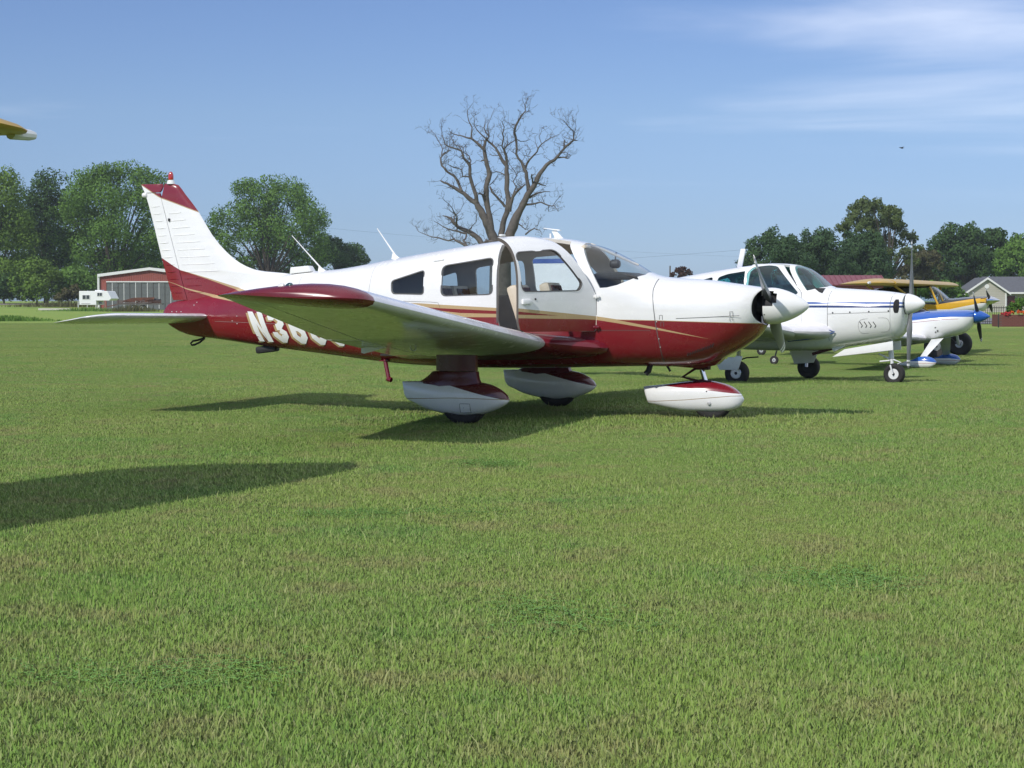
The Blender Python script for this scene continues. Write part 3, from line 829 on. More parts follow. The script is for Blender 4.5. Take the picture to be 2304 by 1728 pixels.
    for a in range(200, 345, 22):
        o = bpy.data.objects.new('screw', rsm); COL.objects.link(o); o.parent = sp
        q = R(a); o.location = (2.588, -.177 * math.cos(q) , hub[2] + .177 * math.sin(q)); o.rotation_euler = (math.pi / 2 - q + math.pi / 2 + math.pi, 0, 0)
    propeller(root, hub, .965, ANG, M['propgrey'], M['white'], chord=.155, r0=.09)
    # ---- wings
    SEC = [(.55, (.66, .715, -.95, .565)), (.95, (.62, .745, -.93, .605)), (2.75, (.60, .917, -.86, .800)), (5.05, (.545, 1.145, -.70, 1.172))]
    full = foil(0, 1, .145, .025); front = foil(0, .775, .145, .025); aft = foil(.785, 1, .145, .025, n=6)
    for s in (-1, 1):
        def span(rs, prof_): return [wing_ring(lerp_sec(SEC, r), s * r, prof_) for r in rs]
        mb = MB(); mb.loft(span(np.linspace(.95, 5.05, 18), front)); wg = mb.build('wing', M['white_gloss'], root, True, 40)
        mb = MB(); mb.loft(span(np.linspace(1.0, 2.74, 6), aft)); fl = mb.build('flap', M['white_gloss'], wg, True, 40)
        mb = MB(); mb.loft(span(np.linspace(2.76, 4.95, 8), aft)); mb.build('aileron', M['white_gloss'], wg, True, 40)
        mb = MB(); mb.loft(span((4.96, 5.05), aft)); mb.build('wing_tip_rib', M['white_gloss'], wg)
        # red tip fairing
        rr = []
        for t in np.linspace(0, 1, 9):
            r = 5.052 + .26 * t; q = lerp_sec(SEC, 5.05); k = math.sqrt(max(0, 1 - (t * .97) ** 2))
            ch = (.545 + .70); xle = .545 - .10 * t ** 2 - .12 * t ** 6; xte = -.70 + .06 * t ** 2 + .12 * t ** 6
            rr.append(wing_ring((xle, 1.145 + .025 * t, xte, 1.172 + .025 * t), s * r, full, max(.04, k ** .8)))
        mb = MB(); mb.loft(rr); tip = mb.build('wing_tip', M['red'], wg, True, 50)
        for x, m_ in ((-.15, 'lens_clear'), (-.085, 'lens_green')):
            l = MB(); l.lathe([(-.03, .004), (-.022, .02), (0, .027), (.022, .02), (.03, .004)], (x, s * 5.19, 1.253 + (.004 if x > -.1 else 0)), (1, 0, .25), 12); l.build('wing_tip_light', M[m_], tip)
        # inner glove, red, leading edge running forward to the cowling
        gl = []
        for r, xl, zl in ((.40, 1.16, .690), (.57, 1.125, .690), (.66, 1.03, .697), (.78, .86, .715), (.90, .68, .737), (.948, .625, .745)):
            q = lerp_sec(SEC, max(r, .55)); gl.append(wing_ring((xl, zl, q[2], q[3]), s * r, full, (q[0] - q[2]) / (xl - q[2])))
        mb = MB(); mb.loft(gl); mb.build('wing_root', M['red'], root, True, 50)
        # flap hinge brackets, tie-down ring, fuel drain, walkway bolts
        for r in (2.0,):
            q = lerp_sec(SEC, r); mb = MB(); mb.prism([(q[2] + .34, q[3] + .01), (q[2] + .10, q[3] + .0), (q[2] + .05, q[3] - .01), (q[2] + .05, q[3] - .055), (q[2] + .08, q[3] - .06)], s * r - .012, s * r + .012); mb.build('flap_hinge', M['white'], wg)
        q = lerp_sec(SEC, 2.2); mb = MB()
        mb.tube([(-.25 + .028 * math.cos(a), s * 2.2, q[1] - .135 + .035 * math.sin(a)) for a in np.linspace(0, 2 * math.pi, 13)], .006, 6); mb.build('tie_down_ring', M['alloy'], wg)
    # ---- tail: fin, rudder, stabilator
    def le(z): return interp([(1.10, -2.30), (1.40, -2.38), (1.43, -2.47), (1.447, -2.62), (1.458, -2.76), (1.484, -2.912), (1.549, -3.069), (1.664, -3.226), (1.852, -3.400), (2.098, -3.557), (2.331, -3.748), (2.395, -3.80), (2.412, -3.86)], z)
    def hinge(z): return interp([(1.10, -3.665), (1.164, -3.686), (1.481, -3.780), (2.262, -3.999), (2.42, -4.043)], z)
    def te(z): return interp([(1.14, -3.87), (1.606, -4.006), (2.266, -4.187), (2.412, -4.252)], z)
    zs = [1.12, 1.25, 1.38, 1.40, 1.415, 1.43, 1.44, 1.447, 1.458, 1.47, 1.484, 1.515, 1.549, 1.60, 1.664, 1.75, 1.852, 1.97, 2.098, 2.2, 2.26]
    def thick(z): return .055 - .028 * min(1, max(0, (z - 1.2) / 1.2))
    def fin_ring(z, xl, xh, k=1.0):
        t = thick(z) * k; c = xl - xh
        pts = [(0, 0), (.03, .40), (.10, .72), (.25, .98), (.45, 1.0), (.7, .86), (1.0, .66)]
        L = xl - xh
        sc = min(1.0, 1.0)
        a = [(xl - L * p, -t * q, z) for p, q in pts]; b = [(xl - L * p, t * q, z) for p, q in pts[1:]]
        return a + b[::-1]
    mb = MB(); rr = [fin_ring(z, le(z), hinge(z)) for z in zs]
    rr += [fin_ring(2.30, le(2.30), -3.985), fin_ring(2.36, le(2.36), -3.972, .95), fin_ring(2.395, le(2.395), -3.965, .8), fin_ring(2.412, le(2.412) - .01, -3.955, .35)]
    mb.loft(rr); fin = mb.build('fin', P, root, True, 45)
    mb = MB()
    def rud_ring(z, xh, xt, k=1.0):
        t = thick(z) * .64 * k; L = xh - xt
        return [(xh, -t * .8, z), (xh - L * .3, -t * .85, z), (xt, -.004, z), (xt, .004, z), (xh - L * .3, t * .85, z), (xh, t * .8, z), (xh + .008, 0, z)]
    mb.loft([rud_ring(z, hinge(z) - .010, te(z)) for z in (1.155, 1.3, 1.45, 1.606, 1.8, 2.0, 2.2, 2.29)] + [rud_ring(2.31, hinge(2.31) - .012, te(2.31))])
    mb.loft([rud_ring(2.318, hinge(2.31) - .012, te(2.318)), rud_ring(2.345, -4.00, te(2.345), .95), rud_ring(2.385, -3.988, te(2.385), .8), rud_ring(2.409, -3.995, te(2.41), .3)])
    rud = mb.build('rudder', P, root, True, 45)
    def rib(x0, x1, z0, z1, par, off):
        mb = MB(); h = .009
        rows = []
        for t in np.linspace(0, 1, 6):
            x, z = x0 + (x1 - x0) * t, z0 + (z1 - z0) * t; e = h * min(1, 6 * t + .1, 6 * (1 - t) + .1)
            y = off(x, z); rows.append([(x, y + .004, z - e), (x, y - .0045, z), (x, y + .004, z + e)])
        mb.loft(rows, False, False, False); mb.build('rib', P, par, True, 80)
    def yfin(x, z):
        p = (le(z) - x) / (le(z) - hinge(z)); return -thick(z) * interp([(0, 0), (.03, .40), (.10, .72), (.25, .98), (.45, 1.0), (.7, .86), (1.0, .66)], p)
    def yrud(x, z): 
        xh, xt = hinge(z) - .01, te(z); p = (xh - x) / (xh - xt); return -thick(z) * .64 * interp([(0, .8), (.3, .85), (1, .07)], p) 
    for k in range(11):
        z = 2.165 - .0785 * k; h = hinge(z)
        if k < 10: rib(te(z) + .025, h - .045, z - .003, z + .002, rud, yrud)
        zz = z - .08; h = hinge(zz)
        if zz > 1.42: rib(h + .04, min(le(zz) - .19, h + .20 + .035 * k), zz, zz + .012, fin, yfin)
    for zz in (1.38, 1.305, 1.235): rib(hinge(zz) + .03, hinge(zz) + .22, zz, zz + .008, fin, yfin); rib(te(zz) + .02, hinge(zz) - .04, zz, zz, rud, yrud)
    mb = MB(); mb.lathe([(0, .045), (.02, .042), (.04, .036)], (-3.891, 0, 2.405), (0, 0, 1), 20); bc = mb.build('beacon_base', M['white'], fin)
    mb = MB(); mb.lathe([(0, .027), (.03, .030), (.055, .028), (.08, .018), (.088, .004)], (-3.891, 0, 2.452), (0, 0, 1), 16); mb.build('beacon_light', M['lens_red'], fin)
    mb = MB(); mb.lathe([(0, .02), (.012, .028), (.05, .026), (.06, .01)], (-4.235, 0, 2.29), (1, 0, .1), 14); mb.build('tail_light', M['white'], rud)
    mb = MB(); mb.box((-3.90, -.03, 2.02), (.02, .02, .03)); mb.build('rudder_hinge', M['dark'], fin)
    sec = [(0, (-3.40, .985, -4.14, .905)), (1.70, (-3.42, 1.003, -4.13, .918)), (1.96, (-3.66, 1.000, -4.13, .930))]
    f2 = foil(0, 1, .12, 0.0)
    for s in (-1, 1):
        mb = MB(); mb.loft([wing_ring(lerp_sec(sec, r), s * r, f2) for r in (.06, .4, .8, 1.2, 1.6, 1.72)] + [wing_ring((-3.45, 1.006, -4.135, .918), s * 1.78, f2, .95), wing_ring((-3.52, 1.006, -4.138, .921), s * 1.86, f2, .8), wing_ring((-3.64, 1.002, -4.14, .926), s * 1.93, f2, .55), wing_ring((-3.80, .985, -4.14, .930), s * 1.965, f2, .2)])
        mb.build('stabilator', M['white_gloss'], root, True, 45)
    # ---- undercarriage
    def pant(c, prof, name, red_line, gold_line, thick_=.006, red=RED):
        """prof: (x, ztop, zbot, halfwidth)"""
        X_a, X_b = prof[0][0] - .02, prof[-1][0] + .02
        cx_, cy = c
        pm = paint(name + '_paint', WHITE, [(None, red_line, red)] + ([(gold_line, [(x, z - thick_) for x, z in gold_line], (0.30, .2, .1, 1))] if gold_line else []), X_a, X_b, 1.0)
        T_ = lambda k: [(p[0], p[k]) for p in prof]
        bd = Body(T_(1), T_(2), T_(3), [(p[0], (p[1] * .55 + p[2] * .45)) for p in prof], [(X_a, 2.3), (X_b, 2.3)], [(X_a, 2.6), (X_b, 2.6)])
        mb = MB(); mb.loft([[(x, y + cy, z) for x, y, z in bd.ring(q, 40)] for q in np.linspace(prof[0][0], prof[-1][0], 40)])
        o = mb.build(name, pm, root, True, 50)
        return o, bd
    mprof = [(-.612, .384, .372, .02), (-.600, .385, .318, .045), (-.576, .386, .222, .065), (-.50, .388, .185, .085), (-.373, .390, .130, .11), (-.151, .390, .082, .13), (.03, .388, .068, .135), (.149, .385, .076, .132), (.25, .368, .103, .122), (.348, .327, .142, .095), (.41, .282, .178, .062), (.440, .248, .202, .03), (.449, .228, .218, .01)]
    for s in (-1, 1):
        rl = [(-.63, .384), (-.42, .383), (-.151, .366), (.01, .324), (.25, .264), (.47, .216)]
        gl = [(-.55, .228), (-.30, .236), (-.1, .243), (.1, .243), (.36, .234)]
        o, bd = pant((0, s * 1.525), mprof, 'wheel_fairing', rl, gl if s < 0 else None, red=(.085, .006, .012, 1))  # fairing tops: crimson with the wing's shade put into the colour
        # leg fairing: flared foot, box above
        mb = MB(); yy = s * 1.525
        def lr(z, x0, x1, t): 
            return [(x0 + (x1 - x0) * p, yy + t * q, z) for p, q in ((0, .1), (.12, .7), (.4, 1), (.8, .9), (.97, .5), (1, 0), (.97, -.5), (.8, -.9), (.4, -1), (.12, -.7), (0, -.1))]
        mb.loft([lr(.33, -.50, .20, .10), lr(.388, -.44, .172, .10), (lr(.41, -.40, .160, .095)), lr(.45, -.345, .152, .09), lr(.478, -.318, .147, .088), lr(.486, -.30, .145, .085)])
        mb.loft([lr(.490, -.276, .137, .078), lr(.64, -.276, .135, .078)])
        mb.build('gear_leg_fairing', M['red_shade'], root, True, 40)
        wheel(root, (.005, yy, .208), .228, .16, .5, cut=.33)
        if s < 0:
            ap = MB(); ap.patch(*(Vector((x, yy - bd.half(x, z) - .0015, z)) for x, z in ((.005, .105), (.10, .105), (.10, .185), (.005, .185))), 3, 3, lambda p: Vector((p.x, yy - bd.half(p.x, p.z) - .0025, p.z))); ap.build('access_panel', M['white'], o)
            ribbon(lambda x, z: Vector((x, yy - bd.half(x, z) - .0015, z)), [(.002, .102), (.103, .102), (.103, .188), (.002, .188), (.002, .102)], .004, 'panel_seam', M['seam'], o, 3)
            lk = MB(); lk.lathe([(0, .008), (.006, .007)], (.04, yy - bd.half(.04, .15), .15), (0, -1, 0), 10); lk.build('panel_latch', M['alloy'], o)
    nprof = [(1.357, .293, .286, .012), (1.362, .298, .272, .03), (1.408, .303, .132, .06), (1.50, .312, .110, .085), (1.65, .331, .078, .11), (1.805, .351, .056, .125), (2.013, .361, .052, .135), (2.167, .336, .058, .13), (2.26, .300, .075, .112), (2.325, .248, .112, .075), (2.352, .215, .148, .04), (2.364, .192, .172, .012)]
    o, bd = pant((0, 0), nprof, 'nose_wheel_fairing', [(1.33, .34), (1.46, .335), (1.60, .306), (1.80, .292), (2.05, .270), (2.305, .242), (2.40, .23)], [(1.49, .157), (1.8, .178), (2.26, .222)])
    wheel(root, (2.055, 0, .188), .210, .15, .66, rim=M['white_leg'], cut=.28)
    bt = MB(); bt.lathe([(0, .020), (.012, .018), (.013, .012)], (2.045, -bd.half(2.045, .148) + .003, .148), (0, -1, 0), 16); bt.build('axle_bolt', M['alloy'], o)
    bt = MB(); bt.lathe([(0, .007), (.004, .006)], (2.02, -bd.half(2.02, .262), .262), (0, -1, 0), 10); bt.build('screw', M['dark'], o)
    st = MB(); st.tube([(1.95, 0, .60), (1.945, 0, .47)], .034, 14); st.tube([(1.945, 0, .47), (1.99, 0, .33)], .024, 14); st.build('nose_strut', M['chrome'], root)
    st = MB(); st.lathe([(0, .05), (.05, .05)], (1.95, 0, .475), (0, 0, 1), 16); st.box((1.95, 0, .50), (.14, .13, .06)); st.build('strut_collar', M['maroon'], root)
    for y in (-.022, .022):
        st = MB(); st.tube([(1.91, y, .50), (1.752, y * 1.6, .395), (1.93, y, .352)], .013, 8); st.build('torque_link', M['maroon'], root)
    fk = MB(); fk.box((1.985, 0, .345), (.12, .12, .05), Matrix.Rotation(R(8), 3, 'Y')); fk.build('nose_fork', M['maroon'], root, bevel=.008)
    # ---- small fittings
    for a, b, r in (((-2.105, 0, 1.462), (-2.465, 0, 1.835), .006), ((-1.273, 0, 1.59), (-1.497, 0, 1.900), .007)):
        mb = MB(); mb.tube([a, Vector(a) * .9 + Vector(b) * .1, b], [r * 2.6, r * 1.4, r * .6], 8); mb.prism([(a[0] + .05, a[2] - .01), (a[0] - .06, a[2] - .01), (a[0] - .05, a[2] + .05)], -.012, .012); mb.build('whip_antenna', M['white'], fus)
    mb = MB(); mb.prism([(-2.45, 1.43), (-2.20, 1.455), (-2.235, 1.515), (-2.44, 1.50)], -.10, .02); mb.build('vent_scoop', M['white'], fus, bevel=.006)
    mb = MB(); mb.prism([(.53, 1.765), (.44, 1.772), (.40, 1.850), (.44, 1.862)], -.012, .012); mb.prism([(.49, 1.850), (.49, 1.862), (.325, 1.882), (.32, 1.876)], -.035, .035); mb.build('blade_antenna', M['white'], fus)
    mb = MB(); mb.tube([(.377, .03, 1.77), (.377, .03, 1.825)], .010, 8); mb.build('temperature_probe', M['white'], fus)
    mb = MB(); mb.box((.045, -.30, 1.765), (.05, .04, .02)); mb.build('door_latch_cover', M['white'], door, bevel=.006)
    mb = MB(); mb.tube([B.on(-.70, 1.543, -1, .008), B.on(-.59, 1.557, -1, .008)], .011, 8); mb.build('vent_tube', M['white'], fus)
    mb = MB(); mb.box((-2.757, 0, .635), (.24, .12, .075), Matrix.Rotation(R(-7), 3, 'Y')); mb.build('antenna_fairing', M['black'], fus, bevel=.025)
    mb = MB(); mb.tube([(-3.50, 0, .745), (-3.56, 0, .70), (-3.62, 0, .675), (-3.655, 0, .67), (-3.668, 0, .69), (-3.64, 0, .715), (-3.58, 0, .725), (-3.50, 0, .75)], .011, 8); mb.build('tie_down_ring', M['dark'], fus)
    mb = MB(); mb.tube([(-1.292, -.30, .545), (-1.235, -.34, .350)], .022, 12); mb.box((-1.295, -.30, .535), (.10, .06, .012)); mb.tube([(-1.25, -.335, .352), (-1.205, -.345, .340)], .026, 10); mb.build('entry_step', M['red'], fus)
    # cabin interior
    mb = MB(); mb.box((-.15, 0, .60), (2.3, .82, .02)); mb.build('cabin_floor', M['carpet'], fus)
    def seat(x, y, w, lean, name='seat', top=1.30):
        cu = MB(); cu.box((x + .22, y, .80), (.50, w, .13)); o = cu.build(name, M['vinyl'], root, bevel=.04)
        bk = MB(); L = top - .80; a, b_ = Vector((x, y, .84)), Vector((x - lean, y, top))
        bk.bar(a, b_, w, .12, (1, 0, 0)); bk.build('seat_back', M['vinyl'], o, bevel=.045)
        for k in (-1, 0, 1):
            pd = MB(); d = (b_ - a).normalized(); nrm = Vector((d.z, 0, -d.x))
            pd.bar(a + d * .06 + nrm * .058 + Vector((0, k * w * .26, 0)), b_ - d * .04 + nrm * .058 + Vector((0, k * w * .26, 0)), w * .24, .03, (1, 0, 0)); pd.build('seat_insert', M['maroon'], o, bevel=.012)
        for k in (-1, 1):
            for q in (.05, .4):
                lg = MB(); lg.bar((x + q, y + k * w * .4, .61), (x + q, y + k * w * .4, .74), .03, .03, (1, 0, 0)); lg.build('seat_leg', M['dark'], o)
    seat(.27, -.27, .45, .15); seat(.42, .27, .45, .13, top=1.33)
    seat(-.62, -.27, .48, .10, 'rear_seat', 1.30); seat(-.62, .27, .48, .10, 'rear_seat', 1.30)
    mb = MB(); mb.prism([(.93, 1.395), (1.00, 1.425), (1.20, 1.43), (1.38, 1.385), (1.40, 1.36), (.96, 1.36)], -.43, .43); mb.build('glareshield', M['black'], fus, bevel=.008)
    mb = MB(); mb.box((.985, 0, 1.19), (.03, .94, .36)); mb.build('instrument_panel', M['dark'], fus)
    for y in (-.27, .27):
        mb = MB(); mb.tube([(.97, y, 1.20), (.80, y, 1.20)], .012, 8); mb.tube([(.80, y - .14, 1.27), (.79, y - .14, 1.17), (.79, y - .08, 1.14), (.79, y + .08, 1.14), (.79, y + .14, 1.17), (.80, y + .14, 1.27)], .014, 8); mb.build('control_yoke', M['black'], fus)
    mb = MB(); mb.lathe([(-.05, .03), (-.03, .045), (.03, .045), (.05, .03)], (1.06, 0, 1.515), (1, 0, 0), 16); mb.tube([(1.06, 0, 1.55), (1.07, 0, 1.63)], .008, 6); mb.build('compass', M['black'], fus)
    mb = MB(); mb.tube([(.81, 0, 1.715), (1.30, 0, 1.50)], .012, 8); mb.build('windshield_post', M['lining'], fus)
    mb = MB(); mb.box((.80, -.24, 1.655), (.04, .22, .11), Matrix.Rotation(R(55), 3, 'Y')); mb.build('sun_visor', M['vinyl'], fus, bevel=.01)
    # ---- registration on the rear fuselage
    build_registration(B, fus)
    return root

def stroke(path, w):
    """quads along an open or closed path of given half-width with mitred corners; path in glyph units"""
    pts = [Vector(p) for p in path]; closed = (pts[0] - pts[-1]).length < 1e-6
    if closed: pts = pts[:-1]
    n = len(pts); L = []; Rr = []
    for i in range(n):
        a = pts[i - 1] if (closed or i > 0) else None; b = pts[(i + 1) % n] if (closed or i < n - 1) else None
        d0 = (pts[i] - a).normalized() if a is not None else None; d1 = (b - pts[i]).normalized() if b is not None else None
        if d0 is None: d0 = d1
        if d1 is None: d1 = d0
        n0, n1 = Vector((-d0.y, d0.x)), Vector((-d1.y, d1.x)); m = (n0 + n1); m = m / max(.3, m.dot(n0) if m.length else 1)
        L.append(pts[i] + m * w); Rr.append(pts[i] - m * w)
    q = []
    for i in range(n if closed else n - 1):
        j = (i + 1) % n; q.append((L[i], L[j], Rr[j], Rr[i]))
    return q

def build_registration(B, fus):
    H, W, T = .31, .178, .032
    def octo(x0, y0, x1, y1, c=.05): return [(x0 + c, y0), (x1 - c, y0), (x1, y0 + c), (x1, y1 - c), (x1 - c, y1), (x0 + c, y1), (x0, y1 - c), (x0, y0 + c), (x0 + c, y0)]
    t = T; x0, x1, y0, y1, ym = t, W - t, t, H - t, H * .52
    c = .045
    N = [((0, 0), (2 * t, 0), (2 * t, H), (0, H)), ((W - 2 * t, 0), (W, 0), (W, H), (W - 2 * t, H)), ((2 * t, H), (2 * t, H - .125), (W - 2 * t, 0), (W - 2 * t, .125))]
    three = stroke([(x0, y1 - .05), (x0, y1 - c + .02), (x0 + c - .01, y1), (x1 - c, y1), (x1, y1 - c), (x1, ym + c), (x1 - c, ym), (x0 + .035, ym)], t) + stroke([(x1 - c + .0, ym - .001 - t), (x1, ym - c - t * .5), (x1, y0 + c), (x1 - c, y0), (x0 + c, y0), (x0, y0 + c), (x0, y0 + c + .03)], t)
    six = stroke([(x1, y1 - .06), (x1, y1 - c), (x1 - c, y1), (x0 + c, y1), (x0, y1 - c), (x0, y0 + c), (x0 + c, y0), (x1 - c, y0), (x1, y0 + c), (x1, ym - c), (x1 - c, ym), (x0 + t, ym)], t)
    zero = stroke(octo(x0, y0, x1, y1, c), t)
    u = Vector((1, -.040)); v = Vector((-.37, 1)) 
    def place(p, k, dx, dz):
        q = Vector((-2.770, .726)) + u * (k * .232 + p[0] + dx) + v * (p[1] + dz)
        return q
    for k, (nm, g) in enumerate((('N', N), ('3', three), ('6', six), ('0', zero), ('0', zero))):
        for layer, (dx, dz, off, m_) in enumerate(((-.029, -.016, .0035, M['gold']), (0, 0, .0065, M['white']))):
            mb = MB()
            for quad in g:
                pts = [place(p, k, dx, dz) for p in quad]
                mb.patch(*(Vector((p.x, 0, p.y)) for p in pts), 3, 3, lambda p: B.on(p.x, p.z, -1, off))
            mb.build('registration_letter' if nm == 'N' else 'registration_digit', m_, fus, True, None)

M['white_gloss'] = paint('wing_paint', (0.70, 0.69, 0.73, 1), [], -5, 5, rough=.20, coat=.35, wave=.002, dirt=.22)
build_main()

# ------------------------------------------------------------------ the other airplanes in the row
M['stripe_blue'] = mat('blue_stripe_paint', (0.02, 0.07, 0.28), 0.25, coat=.4)
M['glass_teal'] = glass_mat('tinted_perspex', (0.55, 0.84, 0.83), 1.9)
M['glass_dark'] = glass_mat('dark_tinted_perspex', (0.10, 0.12, 0.22), 1.6)
M['glass_clear'] = glass_mat('windscreen_perspex', (0.85, 0.88, 0.88), 1.6)
M['olive_lining'] = mat('dim_cabin_lining', (0.46, 0.47, 0.45), 0.85)
M['blue'] = mat('metallic_blue_paint', (0.015, 0.10, 0.42), 0.18, 0.25, coat=.8, var=.06)
M['yellow'] = mat('yellow_fabric_paint', (0.62, 0.36, 0.02), 0.35, coat=.3, var=.08)
M['yellow_dull'] = mat('ochre_fabric_paint', (0.48, 0.30, 0.04), 0.45, coat=.15, var=.12)

def T3(y, z, q): return Vector((y, z, q))

def build_white_tourer():
    k = 1.2
    root = empty('airplane', (3.73 * k, 25.97 * k, CAM_H - CAM_H * k), R(-30), k)
    tag(root, 'white low-wing airplane with twin blue stripes along its nose, second in the row', 'airplane')
    X0, X1 = -4.2, 2.3
    st = [(-4.2, 1.118), (2.3, 1.118)]
    def sh(d): return [(x, z + d) for x, z in st]
    ROOF = [(-4.2, 2.5), (-2.25, 2.5), (-2.2, 1.40), (-1.4, 1.505), (-.9, 1.575), (-.3, 1.650), (0, 1.9), (2.3, 1.9)]
    P = paint('tourer_paint', WHITE, [(sh(.012), sh(-.012), (.03, .10, .36, 1)), (sh(-.034), sh(-.064), (.015, .035, .14, 1)), (None, ROOF, (.03, .09, .33, 1))], X0, X1)
    B = Body(
        zt=[(-4.0, 1.06), (-3.2, 1.19), (-2.2, 1.36), (-1.313, 1.514), (-.907, 1.576), (-.624, 1.617), (-.3, 1.653), (-.02, 1.678), (.16, 1.672), (.323, 1.655), (.476, 1.614), (.604, 1.539), (.731, 1.432), (.826, 1.352), (.90, 1.332), (1.23, 1.309), (1.6, 1.284), (1.77, 1.264), (1.905, 1.243)],
        zb=[(-4.0, .94), (-3, .74), (-2, .58), (-1, .48), (0, .445), (.56, .45), (.81, .465), (1.12, .515), (1.5, .572), (1.7, .605), (1.82, .64), (1.905, .73), (1.93, .82)],
        w=[(-4.0, .03), (-3, .14), (-2, .28), (-1, .40), (-.3, .44), (.5, .455), (1.0, .44), (1.5, .40), (1.8, .335), (1.93, .25)],
        zc=[(-4.0, 1.0), (-2, 1.0), (0, 1.10), (.9, 1.03), (1.5, 1.0), (1.93, 1.06)],
        nu=[(-4, 2), (-1.5, 2.4), (0, 2.9), (.4, 2.8), (.9, 2.3), (1.93, 2.15)],
        nl=[(-4, 2), (-1.5, 2.8), (0, 3.2), (1.3, 2.8), (1.93, 2.2)])
    xs = [-4.0, -3.97, -3.9] + list(np.arange(-3.8, 1.80, .09)) + [1.80]
    outer = B.mesh(xs, 64); inner = B.mesh([-1.5, -1.48] + list(np.arange(-1.4, .80, .09)) + [.84], 64, .028)
    so, si = solid(outer), solid(inner); ss = solid(boolean(so, [si], 'DIFFERENCE'))
    def cutter(poly, y0, y1): mb = MB(); mb.prism(poly, y0, y1); return solid(mb.mesh('cutter'))
    door_w = rounded([(-.205, 1.25), (-.20, 1.54), (-.12, 1.62), (.10, 1.645), (.215, 1.63), (.522, 1.262), (.50, 1.235)], .04)
    rear_w = rounded([(-.72, 1.26), (-.735, 1.48), (-.60, 1.528), (-.30, 1.572), (-.285, 1.26)], .04)
    aft_w = rounded([(-1.20, 1.28), (-1.18, 1.40), (-.82, 1.49), (-.80, 1.27)], .04)
    shield = [(.36, 1.645), (.635, 1.288), (.70, 1.303), (.79, 1.333), (.836, 1.342), (.836, 1.6), (.6, 1.8), (.33, 1.8), (.335, 1.69)]
    door = [(-.235, .72), (-.235, 1.56), (-.15, 1.65), (-.05, 1.95), (.17, 1.95), (.285, 1.66), (.565, 1.27), (.575, 1.20), (.575, .72)]
    c1, c2, c3, c4 = cutter(door_w, .2, 1), cutter(rear_w, -1, 1), cutter(aft_w, -1, 1), cutter(shield, -1, 1)
    c5 = cutter(door, -1, -.16); c6 = cutter(inset(door, .004), -1, -.164); c7 = cutter(door_w, -1, -.2)
    body = boolean(ss, [c1, c2, c3, c4, c5], 'DIFFERENCE'); ds = solid(boolean(ss, [c6], 'INTERSECT')); dm = boolean(ds, [c7], 'DIFFERENCE')
    skin_normals(body, [outer, inner]); skin_normals(dm, [outer, inner])
    fus = link('fuselage', body, [P, M['olive_lining']], root, False)
    dr = link('cabin_door', dm, [P, M['olive_lining']], root, False)
    hx, hy, ph = .575, -.45, R(14)
    dr.rotation_euler = (0, 0, ph); dr.location = (hx - (hx * math.cos(ph) - hy * math.sin(ph)), hy - (hx * math.sin(ph) + hy * math.cos(ph)), 0)
    go_, gi_ = solid(B.mesh(list(np.arange(-1.4, .95, .07)), 64, .005)), solid(B.mesh(list(np.arange(-1.38, .93, .07)), 64, .009))
    gs = solid(boolean(go_, [gi_], 'DIFFERENCE'))
    for c, par, nm in ((c4, fus, 'windshield'), (c2, fus, 'rear_window'), (c3, fus, 'rear_window'), (c1, fus, 'window'), (c7, dr, 'window')):
        gm = boolean(gs, [c], 'INTERSECT'); skin_normals(gm, [go_.data, gi_.data]); gm.polygons.foreach_set('material_index', [0] * len(gm.polygons))
        if nm == 'rear_window':
            for sd in (-1, 1):
                g2 = gm.copy(); bm = bmesh.new(); bm.from_mesh(g2); bmesh.ops.delete(bm, geom=[v for v in bm.verts if v.co.y * sd < 0], context='VERTS'); bm.to_mesh(g2); bm.free()
                link(nm, g2, M['glass_teal'], par, True)
        else: link(nm, gm, M['glass_teal'], par, False)
    drop(so, si, ss, c1, c2, c3, c4, c5, c6, c7, ds, go_, gi_, gs)
    # cowling with nose inlets
    rings = [B.ring(x, 64) for x in [1.8004] + list(np.arange(1.82, 1.90, .02)) + [1.905, 1.918, 1.928]]
    last = rings[-1]
    rings += [[(x + .002, y * .96, 1.06 + (z - 1.06) * .96) for x, y, z in last], [(x - .01, y * .93, 1.06 + (z - 1.06) * .93) for x, y, z in last]]
    mb = MB(); mb.loft(rings, False, True); cow = mb.build('cowling', P, root, True, 50)
    for sd in (-1, 1):
        S_ = lambda x, z: B.on(x, z, sd, .004)
        mb = MB(); rows = []
        for z in np.linspace(.985, 1.165, 9):
            hw = .012 + .022 * math.sqrt(max(0, 1 - ((z - 1.075) / .093) ** 2)); rows.append([S_(1.868 - hw, z), S_(1.868 + hw, z)])
        mb.loft(rows, False, False, False); mb.build('air_inlet', M['cavity'], cow, False)
    S = lambda x, z: B.on(x, z, -1, .003)
    ribbon(S, [(.945, 1.32), (.945, .97), (.945, .60)], .005, 'cowl_seam', M['seam'], cow, 8)
    ribbon(S, [(1.793, 1.25), (1.796, 1.0)], .005, 'cowl_seam', M['seam'], cow, 5)
    ribbon(S, [(.95, .968), (1.793, .999)], .004, 'cowl_seam', M['seam'], cow, 8)
    pl = rounded([(1.373, .70), (1.373, .895), (1.782, .925), (1.79, .735)], .08, 3)
    ribbon(S, pl + [pl[0]], .004, 'access_panel_edge', M['seam_pale'], cow, 1)
    for x in (1.43, 1.49, 1.55, 1.61):
        ribbon(S, [(x - .035, .865), (x, .81), (x - .02, .785)], .010, 'louver', M['dark'], cow, 2)
    rv = MB(); rv.lathe([(0, .011), (.004, .009)], (0, 0, 0), (0, -1, 0), 8); rme = rv.mesh('fastener'); rme.materials.append(M['dark'])
